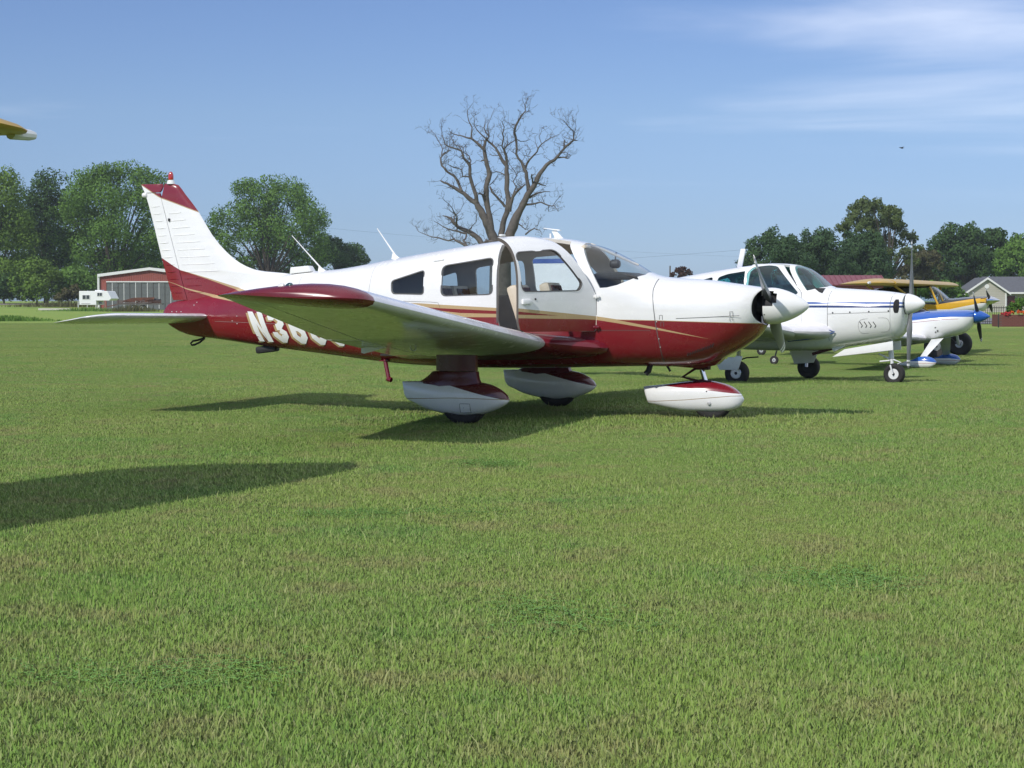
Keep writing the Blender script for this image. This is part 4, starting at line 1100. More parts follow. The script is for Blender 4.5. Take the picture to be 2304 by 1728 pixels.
    for x, z in ((1.02, .985), (1.26, .993), (1.52, 1.003), (1.775, 1.012), (1.72, .615)):
        o = bpy.data.objects.new('fastener', rme); COL.objects.link(o); o.parent = cow; o.location = B.on(x, z, -1, .001)
    # spinner, three-position propeller
    mb = MB(); mb.lathe([(1.915, .135), (1.93, .141), (1.96, .140), (2.0, .128), (2.06, .104), (2.11, .075), (2.15, .045), (2.172, .018), (2.177, .002)], (0, 0, 1.106), (1, 0, 0), 40); sp = mb.build('spinner', M['white'], root, True, 40)
    mb = MB(); mb.lathe([(1.91, .142), (1.918, .1435), (1.926, .142)], (0, 0, 1.106), (1, 0, 0), 40); mb.build('spinner_backplate', M['dark'], sp)
    propeller(root, (1.965, 0, 1.106), .875, 93, M['propgrey'], M['white'], chord=.10, r0=.10, pitch=1.2)
    # wings: leading edge with root fairing, landing gear below
    SEC = [(.40, (.86, .705, -.85, .60)), (.62, (.62, .705, -.84, .61)), (4.3, (.22, 1.08, -.62, 1.08))]
    ol = foil(0, 1, .15, .025)
    for s in (-1, 1):
        mb = MB(); mb.loft([wing_ring(lerp_sec(SEC, r), s * r, ol) for r in (.38, .62, 1.2, 2, 3, 4, 4.3)] + [wing_ring((.12, 1.09, -.58, 1.09), s * 4.42, ol, .5)]); wg = mb.build('wing', M['white_gloss'], root, True, 45)
        mb = MB(); mb.loft([wing_ring((a, .727 - d, -.30, .66 - d), s * r, foil(0, 1, t, .02)) for r, a, d, t in ((.30, 1.06, .0, .20), (.45, 1.0, .0, .19), (.62, .80, 0, .17), (.80, .60, -.012, .14))]); mb.build('wing_root_fairing', M['white_gloss'], wg, True, 45)
        if s < 0:
            mb = MB(); mb.tube([(1.05, s * .43, .722), (.94, s * .47, .760), (.80, s * .50, .785), (.55, s * .52, .80)], .006, 6); mb.tube([(1.04, s * .43, .715), (.9, s * .47, .66), (.7, s * .50, .62), (.40, s * .52, .585)], .006, 6); mb.build('fairing_seal', M['stripe_blue'], wg)
    for s in (-1, 1):
        y = s * 1.35
        wheel(root, (0, y, .168), .170, .13, .42, rim=M['steel'] if s < 0 else M['dark'], name='main_wheel')
        mb = MB(); mb.tube([(0, y - s * .09, .17), (0, y - s * .05, .40), (.02, y - s * .02, .75)], [.025, .03, .04], 10); mb.bar((.02, y, .55), (-.15, y - s * .3, .72), .03, .03); mb.build('gear_leg', M['steel'], root)
        mb = MB(); yo = y + s * .085; mb.prism([(-.285, .32), (-.22, .21), (.05, .215), (.115, .40), (.02, .41), (.01, .39), (-.10, .385), (-.11, .36), (-.20, .35)], yo - .008, yo + .008); mb.build('gear_door', M['white'], root, bevel=.004)
        if s < 0: continue
        mb = MB(); yo = y - s * .22; mb.prism([(-.30, .62), (-.14, .22), (.16, .24), (.23, .40), (.26, .62)], yo - .008, yo + .008); mb.build('inner_gear_door', M['white'], root, bevel=.004)
    wheel(root, (1.755, 0, .145), .148, .12, .45, rim=M['white_leg'], name='nose_wheel')
    mb = MB(); mb.tube([(1.69, 0, .62), (1.71, 0, .36)], .036, 12); mb.tube([(1.71, 0, .37), (1.725, 0, .26)], .024, 12); mb.build('nose_strut', M['white_leg'], root)
    mb = MB(); mb.tube([(1.74, -.02, .345), (1.845, 0, .305), (1.75, -.02, .255)], .012, 8); mb.build('torque_link', M['white_leg'], root)
    mb = MB(); mb.tube([(1.53, 0, .42), (1.70, 0, .345)], .013, 8); mb.build('drag_brace', M['white_leg'], root)
    mb = MB(); mb.tube([(1.56, -.04, .315), (1.70, -.04, .33)], .011, 8); mb.build('tow_fitting', M['white_leg'], root)
    for yy in (-.075, .075):
        mb = MB(); mb.tube([(1.72, yy, .27), (1.755, yy, .145)], .012, 8); mb.build('nose_fork', M['white_leg'], root)
    for yy in (-.17, .17):
        mb = MB(); mb.loft([[(x, yy + (.035 if yy > 0 else -.035) * q, z) for x, z, q in ((.92, .365, 1), (1.11, .475, .2), (1.10, .49, .2))] + [(1.785, yy, .595), (1.79, yy, .478)], [(x, yy - .012 + (.035 if yy > 0 else -.035) * q, z) for x, z, q in ((.92, .365, 1), (1.11, .475, .2), (1.10, .49, .2))] + [(1.785, yy - .012, .595), (1.79, yy - .012, .478)]])
        me = MB(); me.prism([(.92, .37), (1.10, .48), (1.785, .600), (1.792, .478)], yy - .008, yy + .008); me.build('nose_gear_door', M['white'], root, bevel=.003)
    mb = MB(); mb.prism([(.90, .525), (1.043, .60), (1.106, .515), (.945, .445)], -.19, -.10); mb.build('cowl_flap', M['white'], root, bevel=.004)
    mb = MB(); mb.prism([(.62, .452), (.93, .53), (1.06, .565), (1.0, .49), (.75, .46)], -.14, .10); mb.build('nose_wheel_well', M['cavity'], root)
    mb = MB(); mb.tube([(.93, -.12, .49), (.80, -.13, .46), (.62, -.14, .405)], .022, 8); mb.build('exhaust_pipe', M['maroon'], root)
    # aerials, step, tail
    mb = MB(); mb.prism([(-.585, 1.615), (-.505, 1.625), (-.455, 1.87), (-.46, 1.892), (-.525, 1.892)], -.012, .012); mb.build('blade_antenna', M['white'], fus, bevel=.004)
    mb = MB(); mb.tube([(-.50, 0, 1.875), (-2.95, 0, 1.74)], .0010, 5); mb.build('antenna_wire', M['dark'], fus)
    mb = MB(); mb.tube([(-.42, -.30, .46), (-.36, -.36, .32)], .010, 8); mb.tube([(-.36, -.36, .32), (-.28, -.36, .345), (-.10, -.36, .36)], .010, 8); mb.build('entry_step', M['dark'], fus)
    for zt_, zb_, nm in ((0, 0, 'fin'),):
        mb = MB(); mb.loft([[(x0, 0, z), ((x0 * 2 + x1) / 3, -t, z), (x1, -.004, z), (x1, .004, z), ((x0 * 2 + x1) / 3, t, z)] for z, x0, x1, t in ((1.08, -2.5, -4.05, .05), (1.35, -2.75, -4.02, .045), (1.50, -2.92, -4.01, .04), (1.72, -3.10, -3.98, .03), (1.765, -3.20, -3.95, .012))])
        fn = mb.build('fin', P, root, True, 40)
        mb = MB(); mb.loft([[(x0, 0, z), ((x0 * 2 + x1) / 3, -t, z), (x1, -.004, z), (x1, .004, z), ((x0 * 2 + x1) / 3, t, z)] for z, x0, x1, t in ((1.715, -3.085, -3.99, .034), (1.765, -3.18, -3.97, .022), (1.785, -3.3, -3.9, .006))]); mb.build('fin_cap', M['stripe_blue'], fn, True, 40)
    f2 = foil(0, 1, .10, 0)
    for s in (-1, 1):
        mb = MB(); mb.loft([wing_ring((a, z, b, z), s * r, f2) for r, a, b, z in ((.04, -3.25, -4.05, 1.08), (1.5, -3.45, -3.98, 1.10), (1.6, -3.6, -3.95, 1.10))]); mb.build('tailplane', M['white_gloss'], root, True, 40)
    # seats and panel
    for y in (-.2, .2):
        mb = MB(); mb.bar((-.02, y, .85), (-.12, y, 1.38), .34, .10, (1, 0, 0)); mb.build('seat_back', M['trim_dark'], fus, bevel=.03)
        mb = MB(); mb.bar((-.85, y, .85), (-.92, y, 1.34), .34, .10, (1, 0, 0)); mb.build('seat_back', M['trim_dark'], fus, bevel=.03)
    mb = MB(); mb.prism([(.48, 1.30), (.52, 1.325), (.84, 1.325), (.84, 1.0), (.50, 1.0)], -.36, .36); mb.build('instrument_panel', M['dark'], fus)
    return root

def build_blue_homebuilt():
    k = 1.385
    root = empty('airplane', (7.37 * k, 31.66 * k, CAM_H - CAM_H * k), R(-27), k)
    tag(root, 'small white homebuilt airplane with shiny blue spinner, cowl top and wheel fairings', 'airplane')
    BL = [(-3, .66), (-1.0, .74), (-.325, .812), (-.048, .848), (.286, .876), (.66, .874), (1, .874)]
    RE = [(-3, .60), (-1.0, .70), (-.325, .779), (.167, .834), (.405, .842), (.5, .842), (1, .842)]
    REb = [(x, z - (.007 if x < .45 else -.01)) for x, z in RE]
    P = paint('homebuilt_paint', WHITE, [(RE, REb, (.30, .03, .03, 1)), (None, BL, (.015, .10, .42, 1))], -3, 1, 2.0, rough=.16, coat=.8)
    B = Body(zt=[(-2.9, .78), (-1.6, .86), (-.75, .92), (-.42, .955), (-.1, .975), (.2, .987), (.5, .994), (.63, .978)],
             zb=[(-2.9, .66), (-1.6, .46), (-.62, .352), (-.35, .40), (-.107, .430), (.086, .488), (.23, .525), (.40, .575), (.515, .625), (.60, .72), (.635, .80)],
             w=[(-2.9, .03), (-1.6, .2), (-.7, .34), (-.1, .36), (.3, .33), (.55, .25), (.635, .17)],
             zc=[(-2.9, .72), (-.6, .76), (.3, .82), (.635, .89)], nu=[(-2.9, 2), (-.5, 2.3), (.635, 2.1)], nl=[(-2.9, 2), (-.5, 3), (.635, 2.2)])
    mb = MB(); mb.loft([B.ring(x, 48) for x in [-2.9, -2.85] + list(np.arange(-2.7, .58, .11)) + [.58, .61, .628, .635]]); fus = mb.build('fuselage', P, root, True, 50)
    mb = MB(); mb.lathe([(.622, .112), (.64, .116), (.69, .110), (.75, .090), (.81, .062), (.86, .030), (.89, .008), (.898, .001)], (0, 0, .882), (1, 0, 0), 32); mb.build('spinner', M['blue'], root, True, 40)
    propeller(root, (.672, 0, .882), .555, 51, M['black'], M['white'], chord=.095, r0=.08, pitch=.9)
    # bubble canopy
    mb = MB(); rings = []
    for t in np.linspace(0, 1, 13):
        x = -1.25 + 1.17 * t; h = .30 * math.sin(math.pi * min(1, t * .97 + .03)) ** .7; w = .27 * math.sin(math.pi * min(1, t * .97 + .03)) ** .6
        if t > .93: h *= .5
        base = B.sec(x)[0] - .09
        rings.append([(x, w * math.cos(a), base + max(.01, h * .75) * max(0, math.sin(a)) - (.0 if math.sin(a) > 0 else .02)) for a in np.linspace(0, 2 * math.pi, 21)[:-1]])
    mb.loft(rings); mb.build('canopy', M['glass_dark'], root, True, 60)
    mb = MB(); mb.loft([[(x, y * s_, z) for y, z in ((-.26, b), (-.22, t_), (.22, t_), (.26, b))] for x, s_, b, t_ in ((-.20, 1, .86, .93), (-.16, .95, .87, .955), (-.10, .85, .88, .965))]); mb.build('canopy_bow', M['blue'], root)
    f2 = foil(0, 1, .14, .02)
    for s in (-1, 1):
        mb = MB(); mb.loft([wing_ring((a, z, a - c, z - .04), s * r, f2) for r, a, c, z in ((.30, -.12, 1.1, .505), (.6, -.17, 1.05, .525), (2.7, -.24, .95, .60), (2.8, -.34, .8, .61))]); mb.build('wing', M['white_gloss'], root, True, 45)
        mb = MB(); a, b = Vector((.06, s * .26, .50)), Vector((-.055, s * .86, .17)); 
        mb.loft([[(c.x + w, c.y, c.z + .012), (c.x, c.y - .014, c.z), (c.x - w, c.y, c.z - .012), (c.x, c.y + .014, c.z)] for c, w in ((a, .105), (a.lerp(b, .5), .08), (b, .058))]); mb.build('gear_leg', M['white_leg'], root, True, 60)
        pm = paint('blue_wheel_fairing', WHITE, [([(-.5, .098), (.1, .10), (.2, .10)], [(-.5, .093), (.1, .094), (.2, .094)], (.30, .03, .03, 1)), (None, [(-.5, .12), (.0, .135), (.2, .108)], (.015, .10, .42, 1))], -.5, .3, 1.0, rough=.16, coat=.8)
        bd = Body([(-.45, .085), (-.3, .132), (-.197, .160), (-.103, .203), (.004, .213), (.1, .198), (.16, .165), (.194, .12)], [(-.45, .06), (-.3, .035), (-.05, .012), (.08, .02), (.15, .055), (.194, .10)], [(-.45, .01), (-.3, .04), (-.05, .075), (.1, .06), (.17, .03), (.194, .006)], [(-.45, .072), (0, .10), (.194, .11)], [(-.45, 2.2), (.2, 2.2)], [(-.45, 2.2), (.2, 2.2)])
        mb = MB(); mb.loft([[(x, y + s * .86, z) for x, y, z in bd.ring(q, 32)] for q in np.linspace(-.45, .194, 26)]); wf = mb.build('wheel_fairing', pm, root, True, 50)
        wheel(root, (-.02, s * .86, .10), .10, .07, .4, cut=.11)
    mb = MB(); mb.loft([[(x0, 0, z), ((x0 + x1) / 2, -t, z), (x1, 0, z), ((x0 + x1) / 2, t, z)] for z, x0, x1, t in ((.76, -2.2, -2.95, .03), (1.0, -2.45, -3.0, .025), (1.25, -2.62, -2.98, .012))]); mb.build('fin', P, root, True, 40)
    for s in (-1, 1):
        mb = MB(); mb.loft([wing_ring((a, .78, b, .78), s * r, foil(0, 1, .09, 0)) for r, a, b in ((.03, -2.35, -2.95), (.95, -2.55, -2.92))]); mb.build('tailplane', M['white_gloss'], root, True, 40)
    mb = MB(); mb.tube([(-2.8, 0, .67), (-2.95, 0, .12)], .015, 8); mb.build('tail_gear_spring', M['dark'], root); wheel(root, (-2.96, 0, .08), .08, .05, .4, name='tail_wheel')
    sm = MB(); sm.patch(*(B.on(x, z, -1, .003) for x, z in ((.03, .60), (.055, .60), (.055, .70), (.03, .70))), 1, 3); sm.patch(*(B.on(x, z, -1, .003) for x, z in ((.065, .615), (.09, .615), (.09, .65), (.065, .65))), 1, 1); sm.build('placard', M['seam'], fus)
    return root

def build_high_wing(loc, rz, k, label, nose, side, side_low, deck, wing_m, tip_m, spinner_m, strut=True):
    """high-wing taildragger on fat tyres"""
    root = empty('airplane', loc, rz, k)
    tag(root, label, 'airplane')
    DK = [(-4, 1.20), (-1.5, 1.14), (-.20, 1.072), (.46, 1.18), (.70, 1.207), (1, 1.21)]
    LO = [(-4, 1.02), (-1.5, .98), (-.174, .975), (.07, .98), (.65, 1.10), (1, 1.12)]
    P = paint('high_wing_paint', side_low, [(None, LO, side), (None, DK, deck)], -4, 1, 2.0)
    B = Body(zt=[(-3.9, 1.12), (-2.6, 1.22), (-1.2, 1.43), (-.6, 1.47), (-.36, 1.47), (-.30, 1.44), (-.12, 1.30), (.02, 1.19), (.08, 1.195), (.176, 1.206), (.425, 1.228), (.728, 1.235)],
             zb=[(-3.9, 1.00), (-2.6, .92), (-1.2, .84), (0, .85), (.31, .885), (.55, .91), (.70, .95), (.755, 1.03)],
             w=[(-3.9, .03), (-2.6, .18), (-1.2, .33), (-.3, .36), (.3, .32), (.6, .27), (.755, .20)],
             zc=[(-3.9, 1.06), (-1, 1.08), (.755, 1.12)], nu=[(-3.9, 2.2), (-1, 4), (-.2, 3.4), (.1, 2.4), (.755, 2.1)], nl=[(-3.9, 2.4), (-.5, 4), (.755, 2.3)])
    xs = [-3.9, -3.86] + list(np.arange(-3.7, .70, .10)) + [.70, .735, .755]
    outer = B.mesh(xs, 48); inner = B.mesh(list(np.arange(-1.30, -.02, .08)), 48, .022)
    so, si = solid(outer), solid(inner); ss = solid(boolean(so, [si], 'DIFFERENCE'))
    side_w = rounded([(-.88, 1.12), (-.88, 1.40), (-.36, 1.42), (-.20, 1.12)], .03); shield = [(-.325, 1.45), (-.15, 1.09), (.02, 1.19), (.02, 1.6), (-.31, 1.6)]
    mbs = []
    for poly in (side_w, shield): mb = MB(); mb.prism(poly, -1, 1); mbs.append(solid(mb.mesh('cutter')))
    body = boolean(ss, mbs, 'DIFFERENCE'); skin_normals(body, [outer, inner])
    fus = link('fuselage', body, [P, M['olive_lining']], root, False)
    go_, gi_ = solid(B.mesh(list(np.arange(-1.2, .10, .06)), 48, .004)), solid(B.mesh(list(np.arange(-1.18, .08, .06)), 48, .008)); gs = solid(boolean(go_, [gi_], 'DIFFERENCE'))
    for c, nm in ((mbs[0], 'window'), (mbs[1], 'windshield')):
        gm = boolean(gs, [c], 'INTERSECT'); skin_normals(gm, [go_.data, gi_.data]); gm.polygons.foreach_set('material_index', [0] * len(gm.polygons))
        if nm == 'window':
            for sd in (-1, 1):
                g2 = gm.copy(); bm = bmesh.new(); bm.from_mesh(g2); bmesh.ops.delete(bm, geom=[v for v in bm.verts if v.co.y * sd < 0], context='VERTS'); bm.to_mesh(g2); bm.free(); link(nm, g2, M['glass_clear'], fus, True)
        else: link(nm, gm, M['glass_clear'], fus, False)
    drop(so, si, ss, go_, gi_, gs, *mbs)
    for s in (-1, 1):
        mb = MB(); mb.tube([(-.33, s * .33, 1.43), (-.16, s * .345, 1.08)], .022, 8); mb.build('door_post', M['yellow'] if side == YEL else wing_m, fus)
    mb = MB(); mb.lathe([(.745, .075), (.76, .092), (.82, .085), (.89, .062), (.95, .035), (1.0, .010), (1.012, .001)], (0, 0, 1.16), (1, 0, 0), 28); mb.build('spinner', spinner_m, root, True, 40)
    propeller(root, (.79, 0, 1.16), .50, 29, M['black'], M['white'], chord=.085, r0=.06, pitch=.9)
    for s in (-1, 1):
        mb = MB(); mb.patch(B.on(.66, 1.115, s, .006), B.on(.74, 1.115, s, .006), B.on(.74, 1.195, s, .006), B.on(.66, 1.195, s, .006), 2, 2); mb.build('air_inlet', M['cavity'], fus, False)
    ol = foil(0, 1, .115, .03)
    LE = [(.0, (-.30, 1.480, -1.45, 1.455)), (3.85, (-.42, 1.485, -1.50, 1.46))]
    for s in (-1, 1):
        mb = MB(); mb.loft([wing_ring(lerp_sec(LE, r), s * r, ol) for r in (0.004, .4, 1.2, 2.2, 3.15)]); wg = mb.build('wing', wing_m, root, True, 45)
        rr_ = [wing_ring((-.42 - a_, 1.487 - b_ * .3, -1.49 + c_, 1.462 + b_), s * r, ol, t_) for r, a_, c_, b_, t_ in ((3.153, 0, 0, 0, 1), (3.45, .02, .09, .003, .98), (3.70, .06, .26, .006, .92), (3.86, .11, .47, .010, .85), (3.96, .17, .65, .012, .85), (4.02, .23, .75, .014, .9), (4.05, .28, .77, .015, .8))]
        mb = MB(); mb.loft(rr_); tp = mb.build('wing_tip', wing_m, wg, True, 60)
        mb = MB(); mb.tube([(-.705, s * 3.99, 1.482), (-.705, s * 4.10, 1.482), (-.705, s * 4.125, 1.482)], [.026, .022, .017], 10); mb.build('wing_tip_light', tip_m, wg)
        if strut:
            mb = MB(); mb.tube([(-.30, s * .36, .90), (-.62, s * 2.3, 1.44)], .022, 8); mb.build('wing_strut', wing_m, root)
            mb = MB(); mb.tube([(-.75, s * .36, .90), (-1.15, s * 2.3, 1.44)], .018, 8); mb.build('wing_strut', wing_m, root)
        mb = MB(); mb.tube([(.05, s * .22, .86), (.0, s * 1.08, .24)], .028, 8); mb.build('gear_leg', M['white_leg'], root)
        mb = MB(); mb.tube([(-.45, s * .22, .86), (-.05, s * 1.05, .26)], .018, 8); mb.build('gear_brace', M['dark'], root)
        wheel(root, (0, s * 1.2, .255), .258, .22, .30, rim=M['steel'])
    mb = MB(); mb.loft([[(x0, 0, z), ((x0 + x1) / 2, -t, z), (x1, 0, z), ((x0 + x1) / 2, t, z)] for z, x0, x1, t in ((1.06, -3.2, -4.1, .03), (1.4, -3.5, -4.15, .025), (1.65, -3.75, -4.05, .012))]); mb.build('fin', P, root, True, 40)
    for s in (-1, 1):
        mb = MB(); mb.loft([wing_ring((a, 1.10, b, 1.10), s * r, foil(0, 1, .07, 0)) for r, a, b in ((.03, -3.1, -4.0), (1.2, -3.3, -3.95), (1.35, -3.5, -3.85))]); mb.build('tailplane', wing_m, root, True, 40)
    mb = MB(); mb.tube([(-3.7, 0, 1.0), (-3.9, 0, .16)], .016, 8); mb.build('tail_gear_spring', M['dark'], root); wheel(root, (-3.92, 0, .10), .10, .06, .4, name='tail_wheel')
    mb = MB(); mb.box((-.75, 0, 1.05), (.10, .40, .40)); mb.build('seat_back', M['trim_dark'], fus, bevel=.03)
    return root

YEL = (0.66, 0.37, 0.012, 1)
build_white_tourer()
build_blue_homebuilt()
k4 = 1.38
hw = build_high_wing((8.86 * k4, 37.1 * k4, CAM_H - CAM_H * k4), R(-24), k4, 'yellow, black and white high-wing taildragger with a chrome spinner and fat black tyres', .75, YEL, WHITE, (.02, .02, .022, 1), M['yellow_dull'], M['white'], M['chrome'])
yl = build_high_wing((-4.57, 4.97, -.02), R(-27), 1.435, 'yellow airplane at the left edge, only its pale-ended wing tip in sight', .75, YEL, YEL, YEL, M['yellow_dull'], M['white_leg'], M['yellow'])

# ------------------------------------------------------------------ vegetation
def leaf_mat(name, c0, c1, trans=0.25):
    m, nt, b = new_mat(name)
    at = nt.nodes.new('ShaderNodeAttribute'); at.attribute_name = 'leaf'
    n = nnoise(nt, 0.35, 3, 0.6, 'World')
    f = nmath(nt, 'ADD', nmath(nt, 'MULTIPLY', at.outputs['Fac'], 0.55), nmath(nt, 'MULTIPLY', n, 0.55), clamp=True)
    c = nmix(nt, nrange(nt, f, 0.2, 0.9, 0, 1), tuple(c0) + (1,), tuple(c1) + (1,))
    nt.links.new(c, b.inputs['Base Color'])
    b.inputs['Roughness'].default_value = 0.7; b.inputs['Specular IOR Level'].default_value = 0.08
    tr = nt.nodes.new('ShaderNodeBsdfTranslucent'); nt.links.new(c, tr.inputs['Color'])
    mx = nt.nodes.new('ShaderNodeMixShader'); mx.inputs[0].default_value = trans
    nt.links.new(b.outputs[0], mx.inputs[1]); nt.links.new(tr.outputs[0], mx.inputs[2])
    nt.links.new(mx.outputs[0], nt.nodes['Material Output'].inputs[0])
    return m

M['leaf_mid'] = leaf_mat('leaf_mid', (0.068, 0.145, 0.030), (0.160, 0.275, 0.058))
M['leaf_light'] = leaf_mat('leaf_light', (0.075, 0.145, 0.026), (0.185, 0.285, 0.055))
M['leaf_dark'] = leaf_mat('leaf_dark', (0.036, 0.078, 0.028), (0.085, 0.155, 0.046))
M['leaf_ever'] = leaf_mat('leaf_evergreen', (0.030, 0.068, 0.030), (0.078, 0.135, 0.052), .15)
M['leaf_dry'] = leaf_mat('leaf_dry', (0.060, 0.070, 0.030), (0.150, 0.135, 0.065))
M['leaf_brown'] = leaf_mat('leaf_brown', (0.05, 0.028, 0.022), (0.11, 0.062, 0.045))
M['bark'] = mat('bark', (0.075, 0.062, 0.050), 0.95, var=.4, scale=3, bump=.02, bump_scale=8)
M['dead_bark'] = mat('dead_bark', (0.110, 0.097, 0.088), 0.95, var=.45, scale=2.2, bump=.02, bump_scale=9)

def mesh_np(name, V, quads, m, normals=None, attr=None):
    """fast mesh from arrays: V (n,3), quads (k,4)"""
    me = bpy.data.meshes.new(name)
    me.vertices.add(len(V)); me.vertices.foreach_set('co', np.asarray(V, np.float32).reshape(-1))
    k = quads.shape[1]
    me.loops.add(quads.size); me.loops.foreach_set('vertex_index', quads.reshape(-1).astype(np.int32))
    me.polygons.add(len(quads)); me.polygons.foreach_set('loop_start', (np.arange(len(quads)) * k).astype(np.int32))
    me.update(calc_edges=True)
    if attr is not None:
        a = me.attributes.new('leaf', 'FLOAT', 'POINT'); a.data.foreach_set('value', attr.astype(np.float32))
    me.materials.append(m)
    if normals is not None:
        me.polygons.foreach_set('use_smooth', [True] * len(quads))
        me.normals_split_custom_set_from_vertices([tuple(x) for x in normals])
    return me

def crown_mesh(name, blobs, n_leaf, size, m, seed, fill=0.35, flat=1.0):
    """leaf-clump faces spread through lumpy blobs [(centre, radius)]; ragged outline, gaps between lumps"""
    r = np.random.default_rng(seed)
    C = np.array([b[0] for b in blobs], float); Rr = np.array([b[1] for b in blobs], float)
    # every blob breaks up into lumps
    lumps = []
    for c, rad in zip(C, Rr):
        k = 16
        d = r.normal(size=(k, 3)); d /= np.linalg.norm(d, axis=1)[:, None]
        d[:, 2] = np.where(d[:, 2] < -.5, -d[:, 2] * .6, d[:, 2])
        p = c + d * rad * (0.62 + 0.38 * r.random((k, 1))) * np.array([1, 1, flat])
        lumps.append(np.concatenate([p, (rad * (0.26 + 0.22 * r.random((k, 1))))], 1))
    Lm = np.concatenate(lumps); 
    wgt = Lm[:, 3] ** 2; wgt /= wgt.sum()
    idx = r.choice(len(Lm), n_leaf, p=wgt)
    d = r.normal(size=(n_leaf, 3)); d /= np.linalg.norm(d, axis=1)[:, None]
    rad = Lm[idx, 3] * (0.55 + 0.5 * r.random(n_leaf) ** .6); stray = r.random(n_leaf) < .10; rad[stray] *= 1.25
    P = Lm[idx, :3] + d * rad[:, None]
    # leaf faces
    s = size * (0.55 + 0.9 * r.random(n_leaf))
    nrm = d + r.normal(size=(n_leaf, 3)) * .75; nrm /= np.linalg.norm(nrm, axis=1)[:, None]
    nrm *= np.where((nrm * d).sum(1) < 0, -1.0, 1.0)[:, None]
    t = np.cross(nrm, r.normal(size=(n_leaf, 3))); t /= np.linalg.norm(t, axis=1)[:, None]; b = np.cross(nrm, t)
    V = np.stack([P - t * s[:, None] * .5, P - b * s[:, None] * .38, P + t * s[:, None] * .5, P + b * s[:, None] * .38], 1).reshape(-1, 3)
    q = np.arange(n_leaf * 4).reshape(-1, 4)
    mid = C.mean(0)
    out = P - mid; out /= np.linalg.norm(out, axis=1)[:, None] + 1e-6
    sh = d * .70 + out * .35 + nrm * .60; sh /= np.linalg.norm(sh, axis=1)[:, None]
    at = np.clip(0.5 + r.normal(size=n_leaf) * .22, 0, 1)
    return mesh_np(name, V, q, m, np.repeat(sh, 4, 0), np.repeat(at, 4))

def pxd(u, v, y):
    """a point seen at photograph pixel (u, v) on the upright plane y metres away (metric helper for the far background)"""
    p = math.atan(186.66 / 4115); dx, dz = (u - 1152) / 4115, (864 - v) / 4115
    Y, Z = math.cos(p) + dz * math.sin(p), dz * math.cos(p) - math.sin(p)
    t = y / Y; return Vector((dx * t, y, CAM_H + Z * t))

def tree(name, label, y, blobs, leafm, trunk_u, base_w=.35, n=9000, size=.30, seed=1, group=None, limbs=True, depth=.8, cat='tree', flat=1.0):
    """blobs in (u, v, radius) photograph pixels at distance y; depth spread is added so the crown is round"""
    r = random.Random(seed); k = y / 4115
    gx = (trunk_u - 1152) * k; gz = ground_z(gx, y)
    root = empty(name, (gx, y, gz)); tag(root, label, cat, group)
    bl = []
    xm = sum(b[0] for b in blobs) / len(blobs); span = max(b[0] for b in blobs) - min(b[0] for b in blobs) + 30
    for u, v, q in blobs:
        p = pxd(u, v, y); p.y += r.uniform(-1, 1) * span * k * .5 * depth * max(.25, 1 - abs(u - xm) / span * 1.6)
        bl.append((p - root.location, q * k * 1.2))
    cm = crown_mesh('crown', bl, int(n * 1.25), size, leafm, seed, flat=flat)
    o = bpy.data.objects.new('crown', cm); COL.objects.link(o); o.parent = root
    mb = MB(); top = max(b[0].z for b in bl); low = min(b[0].z for b in bl)
    ctr = sum((b[0] for b in bl), Vector()) / len(bl)
    fork = Vector((ctr.x * .3, ctr.y * .3, max(.8, low * .55)))
    mb.tube([(0, 0, -.3), (0, 0, fork.z * .4), tuple(fork)], [base_w * 1.25, base_w, base_w * .8], 9)
    if limbs:
        for b, q in bl:
            m_ = fork.lerp(b, .5) + Vector((0, 0, .12 * (b - fork).length))
            mb.tube([tuple(fork), tuple(m_), tuple(b + Vector((0, 0, q * .3)))], [base_w * .55, base_w * .34, base_w * .08], 6)
    mb.build('trunk', M['bark'], root, True, 60)
    return root

G1 = 'trees behind the hangar field'
tree('broadleaf_tree', 'sunlit yellow-green tree cut off by the left edge', 268, [(-35, 450, 55), (10, 425, 42), (8, 490, 55), (-20, 560, 60), (30, 560, 48), (10, 630, 50), (-60, 540, 60), (25, 515, 40)], M['leaf_light'], -5, n=18700, seed=3, group=G1)
tree('broadleaf_tree', 'dark green tree between the yellow-green tree and the tallest broad tree', 282, [(108, 432, 36), (88, 465, 34), (130, 465, 40), (100, 510, 48), (70, 530, 40), (125, 555, 50), (85, 590, 50), (130, 620, 46), (60, 630, 40)], M['leaf_dark'], 105, n=20400, seed=4, group=G1)
tree('broadleaf_tree', 'tallest broad green tree, directly behind the airplane fin', 275, [(245, 395, 34), (215, 420, 42), (275, 415, 44), (320, 405, 30), (345, 415, 26), (180, 450, 40), (230, 470, 55), (300, 470, 50), (345, 470, 40), (150, 490, 36), (185, 520, 50), (250, 540, 60), (320, 545, 52), (170, 575, 45), (225, 605, 55), (300, 600, 50), (355, 560, 38), (185, 640, 40), (360, 620, 40)], M['leaf_mid'], 255, .5, n=37400, seed=5, group=G1)
tree('bush', 'rounded light green bush under the dark tree at left', 258, [(82, 622, 32), (100, 640, 28), (60, 640, 28), (85, 655, 26)], M['leaf_light'], 84, .12, n=4000, size=.34, seed=6, group='bushes at the foot of the left trees', cat='bush')
tree('bush', 'tall mid-green bush low in front of the tallest tree', 262, [(180, 630, 34), (205, 650, 28), (160, 655, 26)], M['leaf_mid'], 182, .12, n=3600, size=.34, seed=7, group='bushes at the foot of the left trees', cat='bush')
tree('bush', 'shaded bush low at the left edge', 262, [(10, 650, 26), (35, 655, 24), (-15, 650, 30)], M['leaf_dark'], 10, .12, n=2600, size=.34, seed=8, group='bushes at the foot of the left trees', cat='bush')
